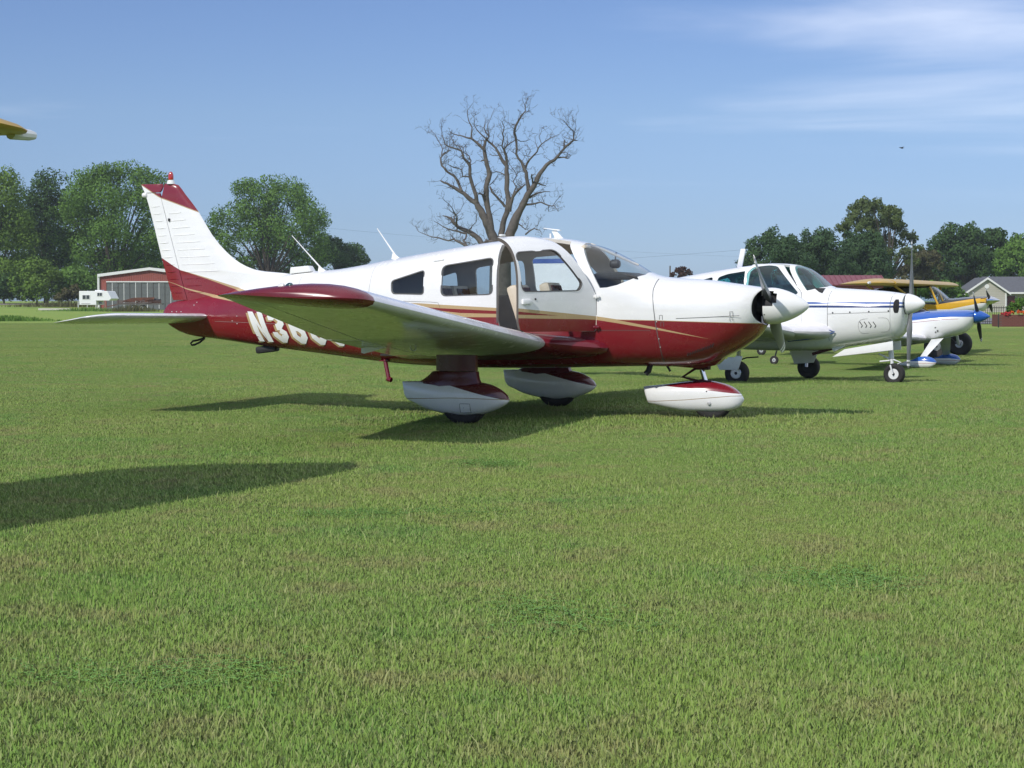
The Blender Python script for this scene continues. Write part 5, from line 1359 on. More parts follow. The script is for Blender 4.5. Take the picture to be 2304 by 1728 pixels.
tree('bush', 'scrubby olive bush left of the camper', 252, [(150, 668, 14), (168, 664, 16), (135, 672, 10)], M['leaf_dry'], 155, .08, n=1800, size=.28, seed=9, group='bushes at the foot of the left trees', cat='bush')
tree('broadleaf_tree', 'big rounded tree between the fin and the dead tree', 300, [(600, 428, 34), (562, 438, 34), (640, 438, 38), (580, 470, 44), (650, 475, 46), (690, 480, 34), (712, 505, 28), (540, 490, 40), (505, 515, 34), (600, 520, 55), (670, 530, 48), (555, 545, 50), (480, 540, 30), (620, 570, 55), (700, 560, 42), (520, 585, 45), (580, 600, 45), (680, 605, 45)], M['leaf_mid'], 605, .5, n=34000, seed=11, group=G1)
tree('broadleaf_tree', 'low dark tree at the right foot of the big rounded tree', 310, [(735, 560, 28), (765, 572, 26), (795, 575, 22), (815, 590, 14), (745, 595, 34), (785, 605, 30)], M['leaf_dark'], 765, .3, n=13600, seed=12, group=G1)
tree('broadleaf_tree', 'pale green sapling growth behind the tail of the nearest airplane', 285, [(440, 590, 34), (470, 610, 30), (410, 620, 30), (450, 640, 30)], M['leaf_light'], 440, .2, n=7650, seed=13, group=G1)
G2 = 'row of dense evergreens'
for k_, (u0, lab, bl) in enumerate(((1730, 'leftmost dense evergreen behind the white striped airplane', [(1750, 548, 26), (1725, 565, 30), (1775, 565, 28), (1700, 590, 28), (1740, 605, 40), (1785, 605, 34), (1690, 625, 30), (1730, 650, 42), (1780, 650, 40)]),
        (1850, 'middle dense evergreen, its foot hidden by the red-roofed shed', [(1825, 552, 26), (1855, 552, 26), (1810, 575, 28), (1870, 575, 30), (1840, 600, 42), (1880, 605, 34), (1800, 615, 30), (1835, 645, 44), (1880, 650, 40)]),
        (1945, 'rightmost dense evergreen, in front of the sparse tall tree', [(1930, 552, 24), (1955, 556, 24), (1915, 578, 28), (1970, 582, 26), (1940, 605, 40), (1980, 612, 26), (1910, 615, 30), (1940, 645, 42), (1985, 645, 28)]))):
    tree('evergreen_tree', lab, 205 + 6 * k_, bl, M['leaf_ever'], u0, .3, n=26000, size=.21, seed=20 + k_, group=G2, limbs=False, flat=1.15)
tree('sparse_tree', 'tall thin-leaved tree rising behind the evergreens', 232, [(1935, 480, 22), (1960, 475, 20), (1985, 485, 20), (2010, 485, 18), (1915, 505, 20), (1895, 520, 15), (1950, 510, 24), (1990, 510, 24), (2025, 515, 20), (2040, 540, 16), (1975, 540, 22), (2010, 550, 22), (2050, 535, 10), (2030, 575, 16), (1995, 580, 14), (1925, 470, 12), (1950, 462, 14), (1975, 465, 12), (2000, 472, 12), (2020, 500, 14), (1905, 535, 12), (2060, 560, 10), (2045, 590, 12)], leaf_mat('leaf_sparse', (.062, .100, .030), (.145, .185, .066)), 2004, .32, n=13000, size=.26, seed=30)
o_ = tree('broadleaf_tree', 'half-bare brownish tree left of the big dark tree', 262, [(2060, 590, 24), (2085, 600, 22), (2045, 615, 22), (2075, 625, 26), (2095, 580, 14)], M['leaf_dry'], 2065, .2, n=7140, size=.28, seed=31)
tree('broadleaf_tree', 'big dark spreading tree above the yellow high-wing airplane', 275, [(2140, 545, 32), (2110, 565, 32), (2175, 535, 26), (2195, 560, 34), (2235, 545, 26), (2250, 570, 22), (2150, 590, 44), (2210, 600, 42), (2105, 610, 36), (2080, 600, 22), (2170, 635, 42), (2235, 620, 36), (2110, 645, 36)], M['leaf_dark'], 2165, .5, n=28900, size=.36, seed=32)
tree('broadleaf_tree', 'lighter green tree at the right edge overhanging the house roof', 258, [(2290, 560, 24), (2275, 580, 26), (2310, 575, 34), (2255, 600, 20), (2290, 610, 32), (2330, 600, 40), (2275, 628, 18), (2310, 635, 26)], M['leaf_mid'], 2318, .35, n=15300, size=.34, seed=33)
tree('bush', 'dark shrubbery under the trees behind the yellow high-wing airplane', 200, [(2095, 655, 18), (2125, 652, 18), (2150, 658, 16), (2060, 662, 16), (2168, 664, 12)], M['leaf_mid'], 2125, .1, n=3600, size=.28, seed=34, cat='bush')
tree('bush', 'small reddish-brown tree beside the thin pole', 255, [(1528, 613, 9), (1540, 610, 9), (1550, 616, 7), (1515, 620, 6), (1535, 622, 9)], M['leaf_brown'], 1535, .12, n=1500, size=.24, seed=35, cat='bush')
tree('bush', 'far shrub line left of the red-roofed shed', 330, [(1600, 668, 8), (1560, 670, 8), (1640, 668, 9), (1500, 671, 7), (1460, 672, 6), (1400, 672, 6), (1350, 672, 7), (1300, 672, 6)], M['leaf_mid'], 1500, .1, n=3000, size=.35, seed=36, cat='bush', limbs=False)


def thicket(name, label, segs, Y, m, n, seed, size=.36):
    """understorey that reads as one mass: segs = (u, v, radius) photograph pixels"""
    k = Y / 4115; bl = []
    r = random.Random(seed)
    for u, v, q in segs:
        p = pxd(u, v, Y); p.y += r.uniform(-3, 3); bl.append((p, q * k))
    o = bpy.data.objects.new(name, crown_mesh(name, bl, n, size, m, seed)); COL.objects.link(o); tag(o, label, 'undergrowth', kind='stuff')
thicket('undergrowth', 'dark undergrowth below the trees at left', [(u, 642 + 12 * math.sin(u * .13), 30) for u in range(-60, 480, 22)] + [(u, 600 + 14 * math.sin(u * .2), 28) for u in range(-60, 400, 30)] + [(u, 666, 16) for u in range(-80, 480, 18)] + [(u, 540 + 10 * math.sin(u * .3), 30) for u in range(-60, 230, 26)] + [(u, 490 + 8 * math.sin(u * .3), 22) for u in range(-60, 150, 26)], 292, M['leaf_dark'], 44000, 60)
thicket('undergrowth', 'dark undergrowth below the trees behind the tail', [(u, 640 + 10 * math.sin(u * .11), 30) for u in range(480, 860, 24)], 316, M['leaf_dark'], 14000, 61)
thicket('undergrowth', 'dark undergrowth below the trees at right', [(u, 655 + 6 * math.sin(u * .17), 20) for u in range(1630, 2330, 20)], 290, M['leaf_dark'], 20000, 62, .28)

# ------------------------------------------------------------------ the dead tree
def dead_tree():
    Y = 110.0; k = Y / 4115 / 4.609
    def P(x, y): return pxd(900 + x / 4.609, 200 + y / 4.609, Y)
    gx = P(1040, 1600).x; gz = ground_z(gx, Y)
    root = empty('dead_tree', (gx, Y, gz)); tag(root, 'leafless dead tree standing behind the nearest airplane', 'tree')
    L = [
        [(1000, 1660, 120), (960, 1530, 95), (925, 1440, 86), (885, 1350, 76), (840, 1260, 66), (790, 1180, 60), (700, 1120, 42), (620, 1060, 36), (560, 1020, 30), (490, 980, 24), (420, 950, 14)],
        [(640, 1060, 30), (600, 960, 27), (560, 900, 25), (480, 850, 22), (430, 790, 20), (418, 710, 18), (450, 660, 14), (520, 625, 8)],
        [(432, 690, 12), (440, 620, 10), (400, 540, 8), (350, 450, 6), (310, 400, 3)],
        [(795, 1180, 46), (770, 1050, 38), (740, 960, 35), (725, 880, 33), (725, 800, 29), (660, 720, 25), (640, 650, 20), (560, 620, 16), (470, 580, 12), (440, 480, 7), (440, 340, 3)],
        [(728, 800, 15), (735, 740, 14), (715, 690, 12), (660, 650, 10), (650, 600, 7), (690, 550, 3)],
        [(645, 650, 12), (610, 590, 8), (560, 560, 6), (545, 520, 3)],
        [(720, 912, 17), (650, 910, 15), (640, 840, 12), (560, 820, 10), (500, 790, 8), (512, 735, 3)],
        [(975, 1560, 90), (945, 1470, 76), (935, 1380, 64), (915, 1260, 58), (895, 1120, 54), (895, 1000, 52), (930, 880, 48), (900, 780, 43), (880, 680, 38), (872, 600, 31), (885, 540, 27), (925, 495, 18), (870, 400, 12), (882, 330, 5)],
        [(880, 640, 30), (790, 550, 26), (740, 510, 22), (640, 480, 14), (560, 460, 10), (510, 430, 5)],
        [(738, 508, 18), (747, 400, 14), (712, 330, 10), (702, 220, 6), (755, 150, 2)],
        [(895, 520, 17), (830, 460, 12), (772, 380, 8), (770, 300, 6), (735, 250, 2)],
        [(915, 490, 11), (905, 370, 8), (932, 300, 5), (980, 170, 2)],
        [(900, 760, 16), (850, 735, 14), (840, 728, 10)],
        [(1055, 1640, 75), (1050, 1500, 62), (1068, 1400, 60), (1110, 1280, 56), (1128, 1150, 55), (1105, 1040, 51), (1110, 900, 47), (1108, 800, 42), (1060, 740, 35), (1020, 660, 28), (950, 570, 22), (908, 535, 16)],
        [(1105, 800, 30), (1102, 700, 25), (1080, 640, 20), (1058, 600, 16), (1075, 520, 14), (1065, 480, 14), (1082, 410, 10), (1058, 360, 7), (1092, 345, 3)],
        [(1083, 630, 15), (1120, 570, 13), (1190, 512, 9)], [(1190, 512, 10), (1250, 545, 8), (1350, 525, 3)],
        [(1095, 1640, 120), (1145, 1490, 104), (1190, 1370, 88), (1250, 1250, 72), (1300, 1150, 64), (1350, 1060, 57), (1400, 990, 51), (1450, 880, 45), (1520, 790, 39), (1600, 740, 33), (1660, 670, 27), (1720, 600, 23), (1800, 535, 18), (1838, 540, 7)],
        [(1800, 535, 15), (1795, 440, 11), (1740, 395, 8), (1690, 340, 5), (1630, 325, 2)], [(1805, 490, 8), (1822, 400, 5), (1818, 330, 2)], [(1742, 395, 6), (1742, 330, 3), (1750, 260, 1.5)],
        [(1705, 610, 16), (1702, 560, 15), (1706, 528, 12)], [(1640, 715, 14), (1700, 712, 13), (1740, 728, 11), (1770, 700, 3)], [(1660, 670, 9), (1720, 655, 6), (1775, 690, 2)],
        [(1335, 1080, 46), (1318, 950, 37), (1310, 870, 33), (1260, 760, 27), (1205, 680, 23), (1205, 560, 22), (1185, 460, 26), (1200, 390, 24), (1240, 320, 18), (1300, 240, 11), (1292, 180, 6), (1265, 110, 2)],
        [(1298, 242, 8), (1335, 230, 6), (1342, 185, 2)], [(1300, 190, 4), (1320, 120, 1.5)],
        [(1298, 835, 22), (1340, 740, 20), (1420, 660, 16), (1450, 600, 12), (1550, 530, 8), (1650, 490, 3)], [(1470, 575, 8), (1440, 500, 5), (1475, 400, 2)], [(1350, 700, 8), (1310, 688, 5), (1355, 640, 4), (1345, 590, 2)],
        [(1135, 1270, 42), (1170, 1120, 32), (1230, 1050, 24), (1300, 990, 14)],
        [(1310, 1200, 22), (1400, 1190, 18), (1460, 1175, 15), (1540, 1210, 12), (1600, 1215, 8), (1640, 1275, 3)], [(1590, 1212, 7), (1620, 1160, 5), (1690, 1090, 2)], [(1540, 1210, 8), (1540, 1268, 6)], [(1380, 1190, 9), (1370, 1130, 6), (1420, 1110, 3)],
        [(1340, 1130, 26), (1430, 1080, 16), (1555, 1065, 5)], [(1400, 990, 20), (1460, 980, 14), (1515, 985, 10)], [(1380, 1000, 18), (1370, 930, 16), (1365, 900, 14)],
        [(870, 1640, 66), (820, 1560, 56), (760, 1510, 50), (690, 1470, 43), (600, 1430, 36), (560, 1390, 32), (525, 1340, 28), (440, 1310, 8)],
        [(585, 1405, 24), (595, 1330, 13), (545, 1240, 9), (460, 1165, 3)], [(560, 1390, 18), (560, 1320, 12), (620, 1270, 5), (660, 1190, 3)],
        [(720, 1660, 36), (690, 1640, 30), (620, 1590, 24), (555, 1555, 20), (500, 1570, 17), (400, 1540, 14), (330, 1530, 11), (250, 1500, 8), (180, 1470, 5), (150, 1405, 2)],
        [(695, 1500, 22), (640, 1490, 20), (560, 1470, 16), (450, 1430, 10), (350, 1370, 4)], [(690, 1510, 18), (660, 1580, 20), (700, 1640, 22)],
        [(930, 1010, 18), (955, 1070, 22), (1030, 1150, 27), (1090, 1225, 28)], [(925, 1000, 11), (985, 930, 7), (1020, 865, 3)],
        [(1300, 1510, 18), (1390, 1450, 12), (1460, 1480, 5), (1470, 1520, 2)], [(1230, 1400, 14), (1300, 1460, 10), (1330, 1400, 4)],
        [(885, 1170, 34), (855, 1095, 22), (800, 1080, 9)], [(1180, 1080, 18), (1205, 1015, 12), (1172, 960, 10), (1212, 880, 8), (1240, 845, 3)], [(1212, 900, 8), (1150, 800, 5), (1120, 740, 3)],
        [(715, 1475, 14), (790, 1390, 7), (805, 1300, 2)], [(1085, 890, 12), (1000, 850, 8), (950, 860, 4)], [(1030, 690, 9), (960, 690, 6), (920, 670, 2)], [(905, 1580, 40), (880, 1600, 40), (850, 1650, 50)], [(900, 1575, 36), (940, 1590, 40), (985, 1620, 50)],
    ]
    rr = random.Random(5); loc = root.location
    mbt, mbl, mbw = MB(), MB(), MB(); twigs = []
    for i, br in enumerate(L):
        yo = rr.uniform(-1.8, 1.8) if br[0][2] < 60 else rr.uniform(-.5, .5)
        pts, rad = [], []
        for j, (x, y, w) in enumerate(br):
            p = P(x, y) - loc; p.y += yo * (j / max(1, len(br) - 1)); pts.append(p); rad.append(max(.012, w * k * .5))
        # crooked intermediate points
        q, rq = [pts[0]], [rad[0]]
        for a, b, ra, rb in zip(pts, pts[1:], rad, rad[1:]):
            m = a.lerp(b, .5) + Vector((rr.uniform(-1, 1), rr.uniform(-1, 1), rr.uniform(-1, 1))) * (b - a).length * .06
            q += [m, b]; rq += [(ra + rb) / 2 * rr.uniform(.92, 1.1), rb * rr.uniform(.92, 1.08)]
        (mbt if br[0][2] > 70 else mbl).tube(q, rq, 8 if br[0][2] > 20 else 6)
        for t in range(1, len(q)):
            if rq[t] < .17:
                for _ in range(rr.choice((1, 1, 2)) if rq[t] < .10 else rr.choice((0, 1, 1))): twigs.append((q[t], (q[t] - q[t - 1]).normalized(), min(.028, rq[t] * .5), rr.uniform(.3, .9), 0))
    while twigs:
        p, d, r0, ln, lev = twigs.pop()
        d = (d * .35 + Vector((rr.gauss(0, 1), rr.gauss(0, .7), rr.gauss(.25, .8)))).normalized(); pts = [p]; n = 4
        for s in range(n):
            d = (d + Vector((rr.gauss(0, .28), rr.gauss(0, .28), rr.gauss(.10, .25)))).normalized(); pts.append(pts[-1] + d * ln / n)
        mbw.tube(pts, [max(.006, r0 * (1 - s / (n + .4))) for s in range(n + 1)], 4, False)
        if lev < 2:
            for s in (1, 2, 3, 4):
                for _ in range(rr.choice((0, 0, 1, 1))): twigs.append((pts[s], d, max(.008, r0 * .55), ln * rr.uniform(.35, .65), lev + 1))
    base = P(1040, 1640) - loc
    mbt.tube([(0, 0, -.3), (base.x * .6, 0, base.z * .35), tuple(base - Vector((0, 0, .1)))], [.85, .68, .62], 14)
    tr = mbt.build('trunk', M['dead_bark'], root, True, 70)
    mbl.build('branches', M['dead_bark'], root, True, 70)['kind'] = 'stuff'
    mbw.build('twigs', M['dead_bark'], root, True, None)['kind'] = 'stuff'
dead_tree()

# ------------------------------------------------------------------ buildings and far objects
M['siding_red'] = mat('red_siding', (0.26, 0.065, 0.05), 0.6, var=.12)
M['door_grey'] = mat('grey_door_steel', (0.105, 0.115, 0.115), 0.55, var=.15)
M['trim_white'] = mat('white_trim', (0.66, 0.66, 0.66), 0.5, var=.06)
M['roof_red'] = mat('red_metal_roof', (0.20, 0.045, 0.06), 0.45, 0.2, var=.12)
M['house_wall'] = mat('beige_house_siding', (0.42, 0.40, 0.35), 0.7, var=.06)
M['shingle'] = mat('grey_roof_shingle', (0.10, 0.105, 0.12), 0.9, var=.25, scale=3)
M['brick'] = mat('red_brick', (0.17, 0.062, 0.05), 0.9, var=.3, scale=9)
M['mortar'] = mat('mortar', (0.14, 0.10, 0.09), 0.95)
M['iron'] = mat('black_iron', (0.02, 0.02, 0.02), 0.6)
M['rust'] = mat('rusty_steel', (0.13, 0.05, 0.03), 0.9, var=.5, scale=2)
M['scrap'] = mat('weathered_scrap', (0.12, 0.11, 0.10), 0.8, var=.5, scale=2)
M['wood_pole'] = mat('weathered_pole', (0.10, 0.085, 0.07), 0.95, var=.3)
M['gravel'] = mat('gravel_track', (0.36, 0.33, 0.29), 0.95, var=.2, scale=2)
M['concrete'] = mat('pale_concrete', (0.52, 0.50, 0.45), 0.9, var=.12)
M['asphalt'] = mat('grey_asphalt', (0.16, 0.16, 0.165), 0.9, var=.15)
M['pane'] = mat('window_pane', (0.02, 0.03, 0.035), 0.08, var=.2, spec=.8)
M['camper'] = mat('camper_white', (0.70, 0.71, 0.72), 0.4, var=.05)

def hangar():
    Y = 240.0; k = Y / 4115; xl = (224 - 1152) * k; W = 13.4; xc = xl + W / 2; gz = ground_z(xc, Y)
    root = empty('hangar', (xc, Y, gz)); tag(root, 'red metal hangar with white roof edge and wide grey folding doors', 'hangar')
    h, rd, dp = 4.55, 5.35, 16.0; x0, x1 = -W / 2, W / 2
    gw = lambda yy: [(x0 + .15, yy, 0), (x1 - .15, yy, 0), (x1 - .15, yy, h), (0, yy, rd), (x0 + .15, yy, h)]
    dx0, dx1, dh = x0 + .95, x1 - .95, 3.62
    mb = MB(); rr = []
    # front wall left and right of the door and the gable above it, in corrugated strips
    mb.box(((x0 + .15 + dx0) / 2, .15, dh / 2), (dx0 - x0 - .15, .2, dh)); mb.box(((x1 - .15 + dx1) / 2, .15, dh / 2), (x1 - .15 - dx1, .2, dh))
    wl_ = mb.build('front_wall', M['siding_red'], root, False)
    mb = MB(); mb.prism([(x0 + .15, dh), (x1 - .15, dh), (x1 - .15, h), (0, rd), (x0 + .15, h)], .05, .25); gb = mb.build('gable', M['siding_red'], root, False)
    n = 44
    for i in range(n):
        x = x0 + .3 + (W - .6) * (i + .5) / n; t = h + (rd - h) * (1 - abs(x) / (W / 2)) - .06
        mb = MB(); mb.box((x, .03, (dh + .12 + t) / 2), (.07, .05, t - dh - .12)); mb.build('siding_rib', M['siding_red'], gb, False)
    mb = MB(); mb.prism([(x0 + .15, 0), (x1 - .15, 0), (x1 - .15, h), (0, rd), (x0 + .15, h)], dp - .2, dp); mb.box((x0 + .25, dp / 2, h / 2), (.2, dp - .5, h)); mb.box((x1 - .25, dp / 2, h / 2), (.2, dp - .5, h)); mb.build('side_walls', M['siding_red'], root, False)
    for s in (-1, 1):
        mb = MB(); mb.prism([(0, rd + .02), (s * (W / 2 + .15), h - .06), (s * (W / 2 + .15), h + .10), (0, rd + .18)], -.25, dp + .2); mb.build('roof_panel', M['trim_white'], root, False)
        mb = MB(); mb.prism([(0, rd - .16), (s * (W / 2 + .12), h - .26), (s * (W / 2 + .12), h + .12), (0, rd + .20)], -.36, -.26); mb.build('fascia', M['trim_white'], root, False)
        mb = MB(); mb.tube([(s * (W / 2 + .02), -.12, h - .1), (s * (W / 2 + .02), -.12, 0)], .16, 8); mb.build('downpipe', M['trim_white'], root)
    mb = MB(); mb.box((0, -.02, dh + .05), (dx1 - dx0, .12, .14)); mb.build('door_track', M['trim_white'], root, False)
    mb = MB(); mb.box(((dx0 + dx1) / 2, .5, dh / 2), (dx1 - dx0, .05, dh)); mb.build('door_backing', M['cavity'], root, False)
    n = 15; w = (dx1 - dx0) / n
    for i in range(n):
        mb = MB(); x = dx0 + w * (i + .5); y0 = .06 if i % 2 else .12
        mb.box((x, y0, dh / 2), (w - .05, .08, dh - .04)); p = mb.build('door_panel', M['door_grey'], root, False)
        mb = MB(); mb.box((x - w / 2 + .02, y0 - .06, dh / 2 + .1 * (i % 3)), (.07 if i % 2 else .03, .05, dh - .3)); mb.build('door_edge', M['trim_white'] if i % 2 else M['scrap'], p, False)
        for z in (.9, 2.0, 2.9):
            mb = MB(); mb.box((x, y0 - .05, z), (w - .2, .03, .05)); mb.build('door_rail', M['door_grey'], p, False)
hangar()

def camper():
    Y = 222.0; k = Y / 4115; gz = ground_z(-50, Y); x0 = (179 - 1152) * k
    root = empty('truck_camper', (x0, Y, gz), R(-14)); tag(root, 'white slide-in truck camper standing on its legs beside the hangar', 'camper')
    mb = MB(); mb.prism([(0, .68), (2.25, .68), (2.25, 1.20), (3.95, 1.20), (4.25, 1.45), (3.75, 2.32), (3.6, 2.36), (0, 2.36)], 0, 2.1); body = mb.build('body', M['camper'], root, False, bevel=.04)
    mb = MB(); mb.box((2.2, 1.05, 2.42), (.9, .7, .12)); mb.build('roof_vent', M['camper'], root, bevel=.02)
    for x, z, w, h in ((.95, 1.62, .95, .46), (2.75, 1.95, .62, .36)):
        mb = MB(); mb.box((x, -.02, z), (w + .12, .05, h + .12)); f = mb.build('window', M['trim_white'], root, False)
        for q in (-1, 1):
            mb = MB(); mb.box((x + q * w * .26, -.05, z), (w * .44, .03, h)); mb.build('pane', M['pane'], f, False)
    mb = MB(); mb.box((2.75, .1, .95), (.4, .05, .28)); mb.build('window', M['pane'], root, False)
    mb = MB(); mb.box((.9, -.01, .82), (1.2, .02, .05)); mb.build('stripe', M['scrap'], root, False)
    for x in (-.06, 2.30):
        for y in (-.12, 2.22):
            mb = MB(); mb.tube([(x, y, -.02), (x, y, 1.1)], .05, 8); mb.box((x, y, .02), (.25, .25, .04)); mb.build('leg', M['camper'], root, False)
camper()

def scrap_trailer():
    Y = 228.0; k = Y / 4115; gz = ground_z(-47, Y); x0 = (262 - 1152) * k
    root = empty('scrap_trailer', (x0, Y, gz), R(4)); tag(root, 'rusty flatbed trailer heaped with scrap in front of the hangar doors', 'trailer')
    mb = MB(); mb.box((3.0, 0, .78), (5.6, 1.9, .16)); mb.build('bed', M['scrap'], root, False, bevel=.02)
    mb = MB(); mb.prism([(.9, 1.02), (4.8, 1.35), (4.85, 1.62), (2.2, 1.55), (1.0, 1.2)], -.9, -.8); mb.build('side_panel', M['rust'], root, False)
    for i in range(3):
        mb = MB(); mb.box((3.0, -.98, .92 + i * .13), (5.4, .04, .05)); mb.build('side_rail', M['rust'], root, False)
    for x in (2.2, 3.3):
        for y in (-.95, .95): wheel(root, (x, y, .33), .33, .2, .5)
    mb = MB(); mb.bar((.2, 0, .72), (-1.1, 0, .45), .1, .1); mb.build('drawbar', M['rust'], root, False)
    rr = random.Random(9)
    for i in range(16):
        mb = MB(); a = Vector((rr.uniform(.3, 5.2), rr.uniform(-.7, .7), .95 + rr.random() * .3)); d = Vector((rr.uniform(-1.2, 1.2), rr.uniform(-.3, .3), rr.uniform(-.1, .3)))
        mb.bar(a, a + d, rr.uniform(.05, .3), rr.uniform(.04, .2)); mb.build('scrap_piece', M[rr.choice(('rust', 'scrap', 'scrap', 'dark'))], root, False)
    mb = MB(); mb.box((4.9, 0, 1.2), (1.2, 1.4, .5), Matrix.Rotation(R(8), 3, 'Y')); mb.build('tank', M['dark'], root, False, bevel=.1)
scrap_trailer()

def weeds(name, label, u, v, n, spread, h, m, seed, group=None):
    r = random.Random(seed); Y = CAM_H * 4115 / (v - 677.3); x = (u - 1152) / 4115 * Y
    root_z = ground_z(x, Y); V = []; q = []; at = []
    for i in range(n):
        a = r.gauss(0, spread); b = r.gauss(0, spread * .5); hh = h * r.uniform(.4, 1) * math.exp(-(a / spread) ** 2 * .3); t = r.uniform(0, 3.14); w = r.uniform(.02, .06)
        lx, ly = r.gauss(0, .25) * hh, r.gauss(0, .25) * hh; o = len(V)
        V += [(a - w * math.cos(t), b - w * math.sin(t), 0), (a + w * math.cos(t), b + w * math.sin(t), 0), (a + lx + w * .4 * math.cos(t), b + ly, hh), (a + lx - w * .4 * math.cos(t), b + ly, hh)]
        q.append((o, o + 1, o + 2, o + 3)); at += [r.random()] * 4
    me = mesh_np(name, np.array(V), np.array(q), m, None, np.array(at)); o = bpy.data.objects.new(name, me); COL.objects.link(o); o.location = (x, Y, root_z); tag(o, label, 'weeds', group)
weeds('weed_clump', 'dark clump of tall weeds on the grass at the left edge', 12, 722, 900, 1.5, .35, M['leaf_mid'], 1)
weeds('weed_clump', 'tall brown weeds in front of the scrap trailer', 300, 701, 500, 1.6, .8, M['leaf_dry'], 2)
weeds('weed_clump', 'green weeds growing round the camper legs', 205, 700, 700, 2.6, .5, M['leaf_mid'], 3)
weeds('weed_clump', 'straw-coloured tall grass left of the camper, along the track', 150, 696, 900, 4.5, 1.0, M['leaf_dry'], 4)

mb = MB()
def track(pts, w):
    rows = []
    for (x, y) in pts: rows.append([(x, y - w, ground_z(x, y - w) + .03), (x, y + w, ground_z(x, y + w) + .03)])
    return rows
mb.loft(track([(-150 + 6 * i, 262 + 2 * math.sin(i * .4)) for i in range(17)], 2.2), False, False, False)
tag(mb.build('gravel_track', M['gravel'], None, True, None), kind='structure')
mb = MB(); mb.box((0, 0, .12), (4.0, .5, .24)); o = mb.build('concrete_kerb', M['concrete'], None, False, bevel=.03)
o.location = ((124 - 1152) / 4115 * 228, 228, ground_z(-57, 228)); tag(o, 'pale concrete beam lying on the grass left of the camper', 'concrete beam')

def shed():
    Y = 172.0; k = Y / 4115; root = empty('shed', ((1905 - 1152) * k, Y, ground_z(30, Y))); tag(root, 'low red shed with a dark red metal roof below the evergreens', 'shed')
    L = 9.4; g = root.location.z; eave, ridge = 2.72 - g, 3.52 - g
    mb = MB(); mb.box((-L / 2 + 3.4, 2.5, eave / 2), (L, 5.0, eave)); w_ = mb.build('wall', M['siding_red'], root, False)
    for i in range(26):
        mb = MB(); mb.box((-L / 2 + 3.4 - L / 2 + .2 + i * .36, -.02, eave / 2), (.05, .05, eave)); mb.build('siding_rib', M['siding_red'], w_, False)
    x0, x1 = 3.4 - L - .35, 3.4 + .35
    for s in (0, 1):
        mb = MB(); y0, y1 = (-.4, 2.5) if s == 0 else (5.4, 2.5); mb.loft([[(x, y0, eave - .12), (x, y1, ridge), (x, y1, ridge + .08), (x, y0, eave - .04)] for x in (x0, x1)]); rf = mb.build('roof', M['roof_red'], root, False)
        for i in range(21):
            x = x0 + .1 + (x1 - x0 - .2) * i / 20; mb = MB(); mb.bar((x, y0, eave - .02), (x, y1, ridge + .10), .05, .05); mb.build('roof_seam', M['roof_red'], rf, False)
    mb = MB(); mb.loft([[(x, .02, eave), (x, 4.98, eave), (x, 2.5, ridge - .03)] for x in (3.38 - .02, 3.42)]); mb.build('gable', M['siding_red'], root, False)
shed()

def house():
    Y = 232.0; k = Y / 4115; x = (2219 - 1152) * k; root = empty('house', (x, Y, ground_z(x, Y))); tag(root, 'beige house with grey roof and white gable trim behind the flower bed', 'house')
    g = root.location.z; ea, ap = 2.25 - g, 4.05 - g
    mb = MB(); mb.box((0, 3, ea / 2), (4.9, 6, ea)); mb.prism([(-2.45, ea), (2.45, ea), (0, ap - .12)], .0, 6); wl2 = mb.build('gable_wall', M['house_wall'], root, False)
    for i in range(14):
        z = .25 + i * .22; w = 4.88 if z < ea else 4.88 * (ap - .15 - z) / (ap - .15 - ea)
        if w > .3: mb = MB(); mb.box((0, -.015, z), (w, .03, .03)); mb.build('siding_board', M['house_wall'], wl2, False)
    for s in (-1, 1):
        mb = MB(); mb.prism([(0, ap - .1), (s * 2.9, ea - .28), (s * 2.9, ea - .08), (0, ap + .1)], -.35, 6.2); mb.build('roof', M['shingle'], root, False)
        mb = MB(); mb.prism([(0, ap - .16), (s * 2.95, ea - .36), (s * 2.95, ea - .10), (0, ap + .10)], -.45, -.36); mb.build('gable_trim', M['trim_white'], root, False)
        mb = MB(); mb.box((s * 2.40, -.05, ea / 2), (.16, .12, ea)); mb.build('corner_board', M['trim_white'], root, False)
    mb = MB(); mb.lathe([(0, .30), (.05, .28)], (0, -.02, ap - 1.05), (0, -1, 0), 20); mb.build('gable_vent', M['trim_white'], root)
    mb = MB(); mb.box((.0, -.03, 1.15), (1.5, .06, 1.3)); f = mb.build('window', M['trim_white'], root, False)
    for q in (-1, 1):
        mb = MB(); mb.box((q * .36, -.07, 1.15), (.62, .04, 1.1)); mb.build('pane', M['pane'], f, False)
    mb = MB(); mb.box((7.3, 5, ea / 2), (9.7, 5, ea)); mb.build('main_wall', M['house_wall'], root, False)
    mb = MB(); mb.loft([[(xx, 1.6, ea - .02), (xx, 5, ap + .25), (xx, 8.4, ea - .02)] for xx in (.6, 12.4)]); mb.build('main_roof', M['shingle'], root, False)
    mb = MB(); mb.box((7.4, 1.55, ea - .08), (9.8, .12, .22)); mb.build('fascia', M['trim_white'], root, False)
    mb = MB(); mb.box((3.75, 2.45, 1.02), (1.0, .08, 2.04)); d = mb.build('front_door', mat('red_door', (.12, .02, .02), .5), root, False)
    for q in (-1, 1):
        mb = MB(); mb.box((3.75 + q * .58, 2.44, 1.05), (.12, .1, 2.1)); mb.build('door_frame', M['trim_white'], root, False)
house()

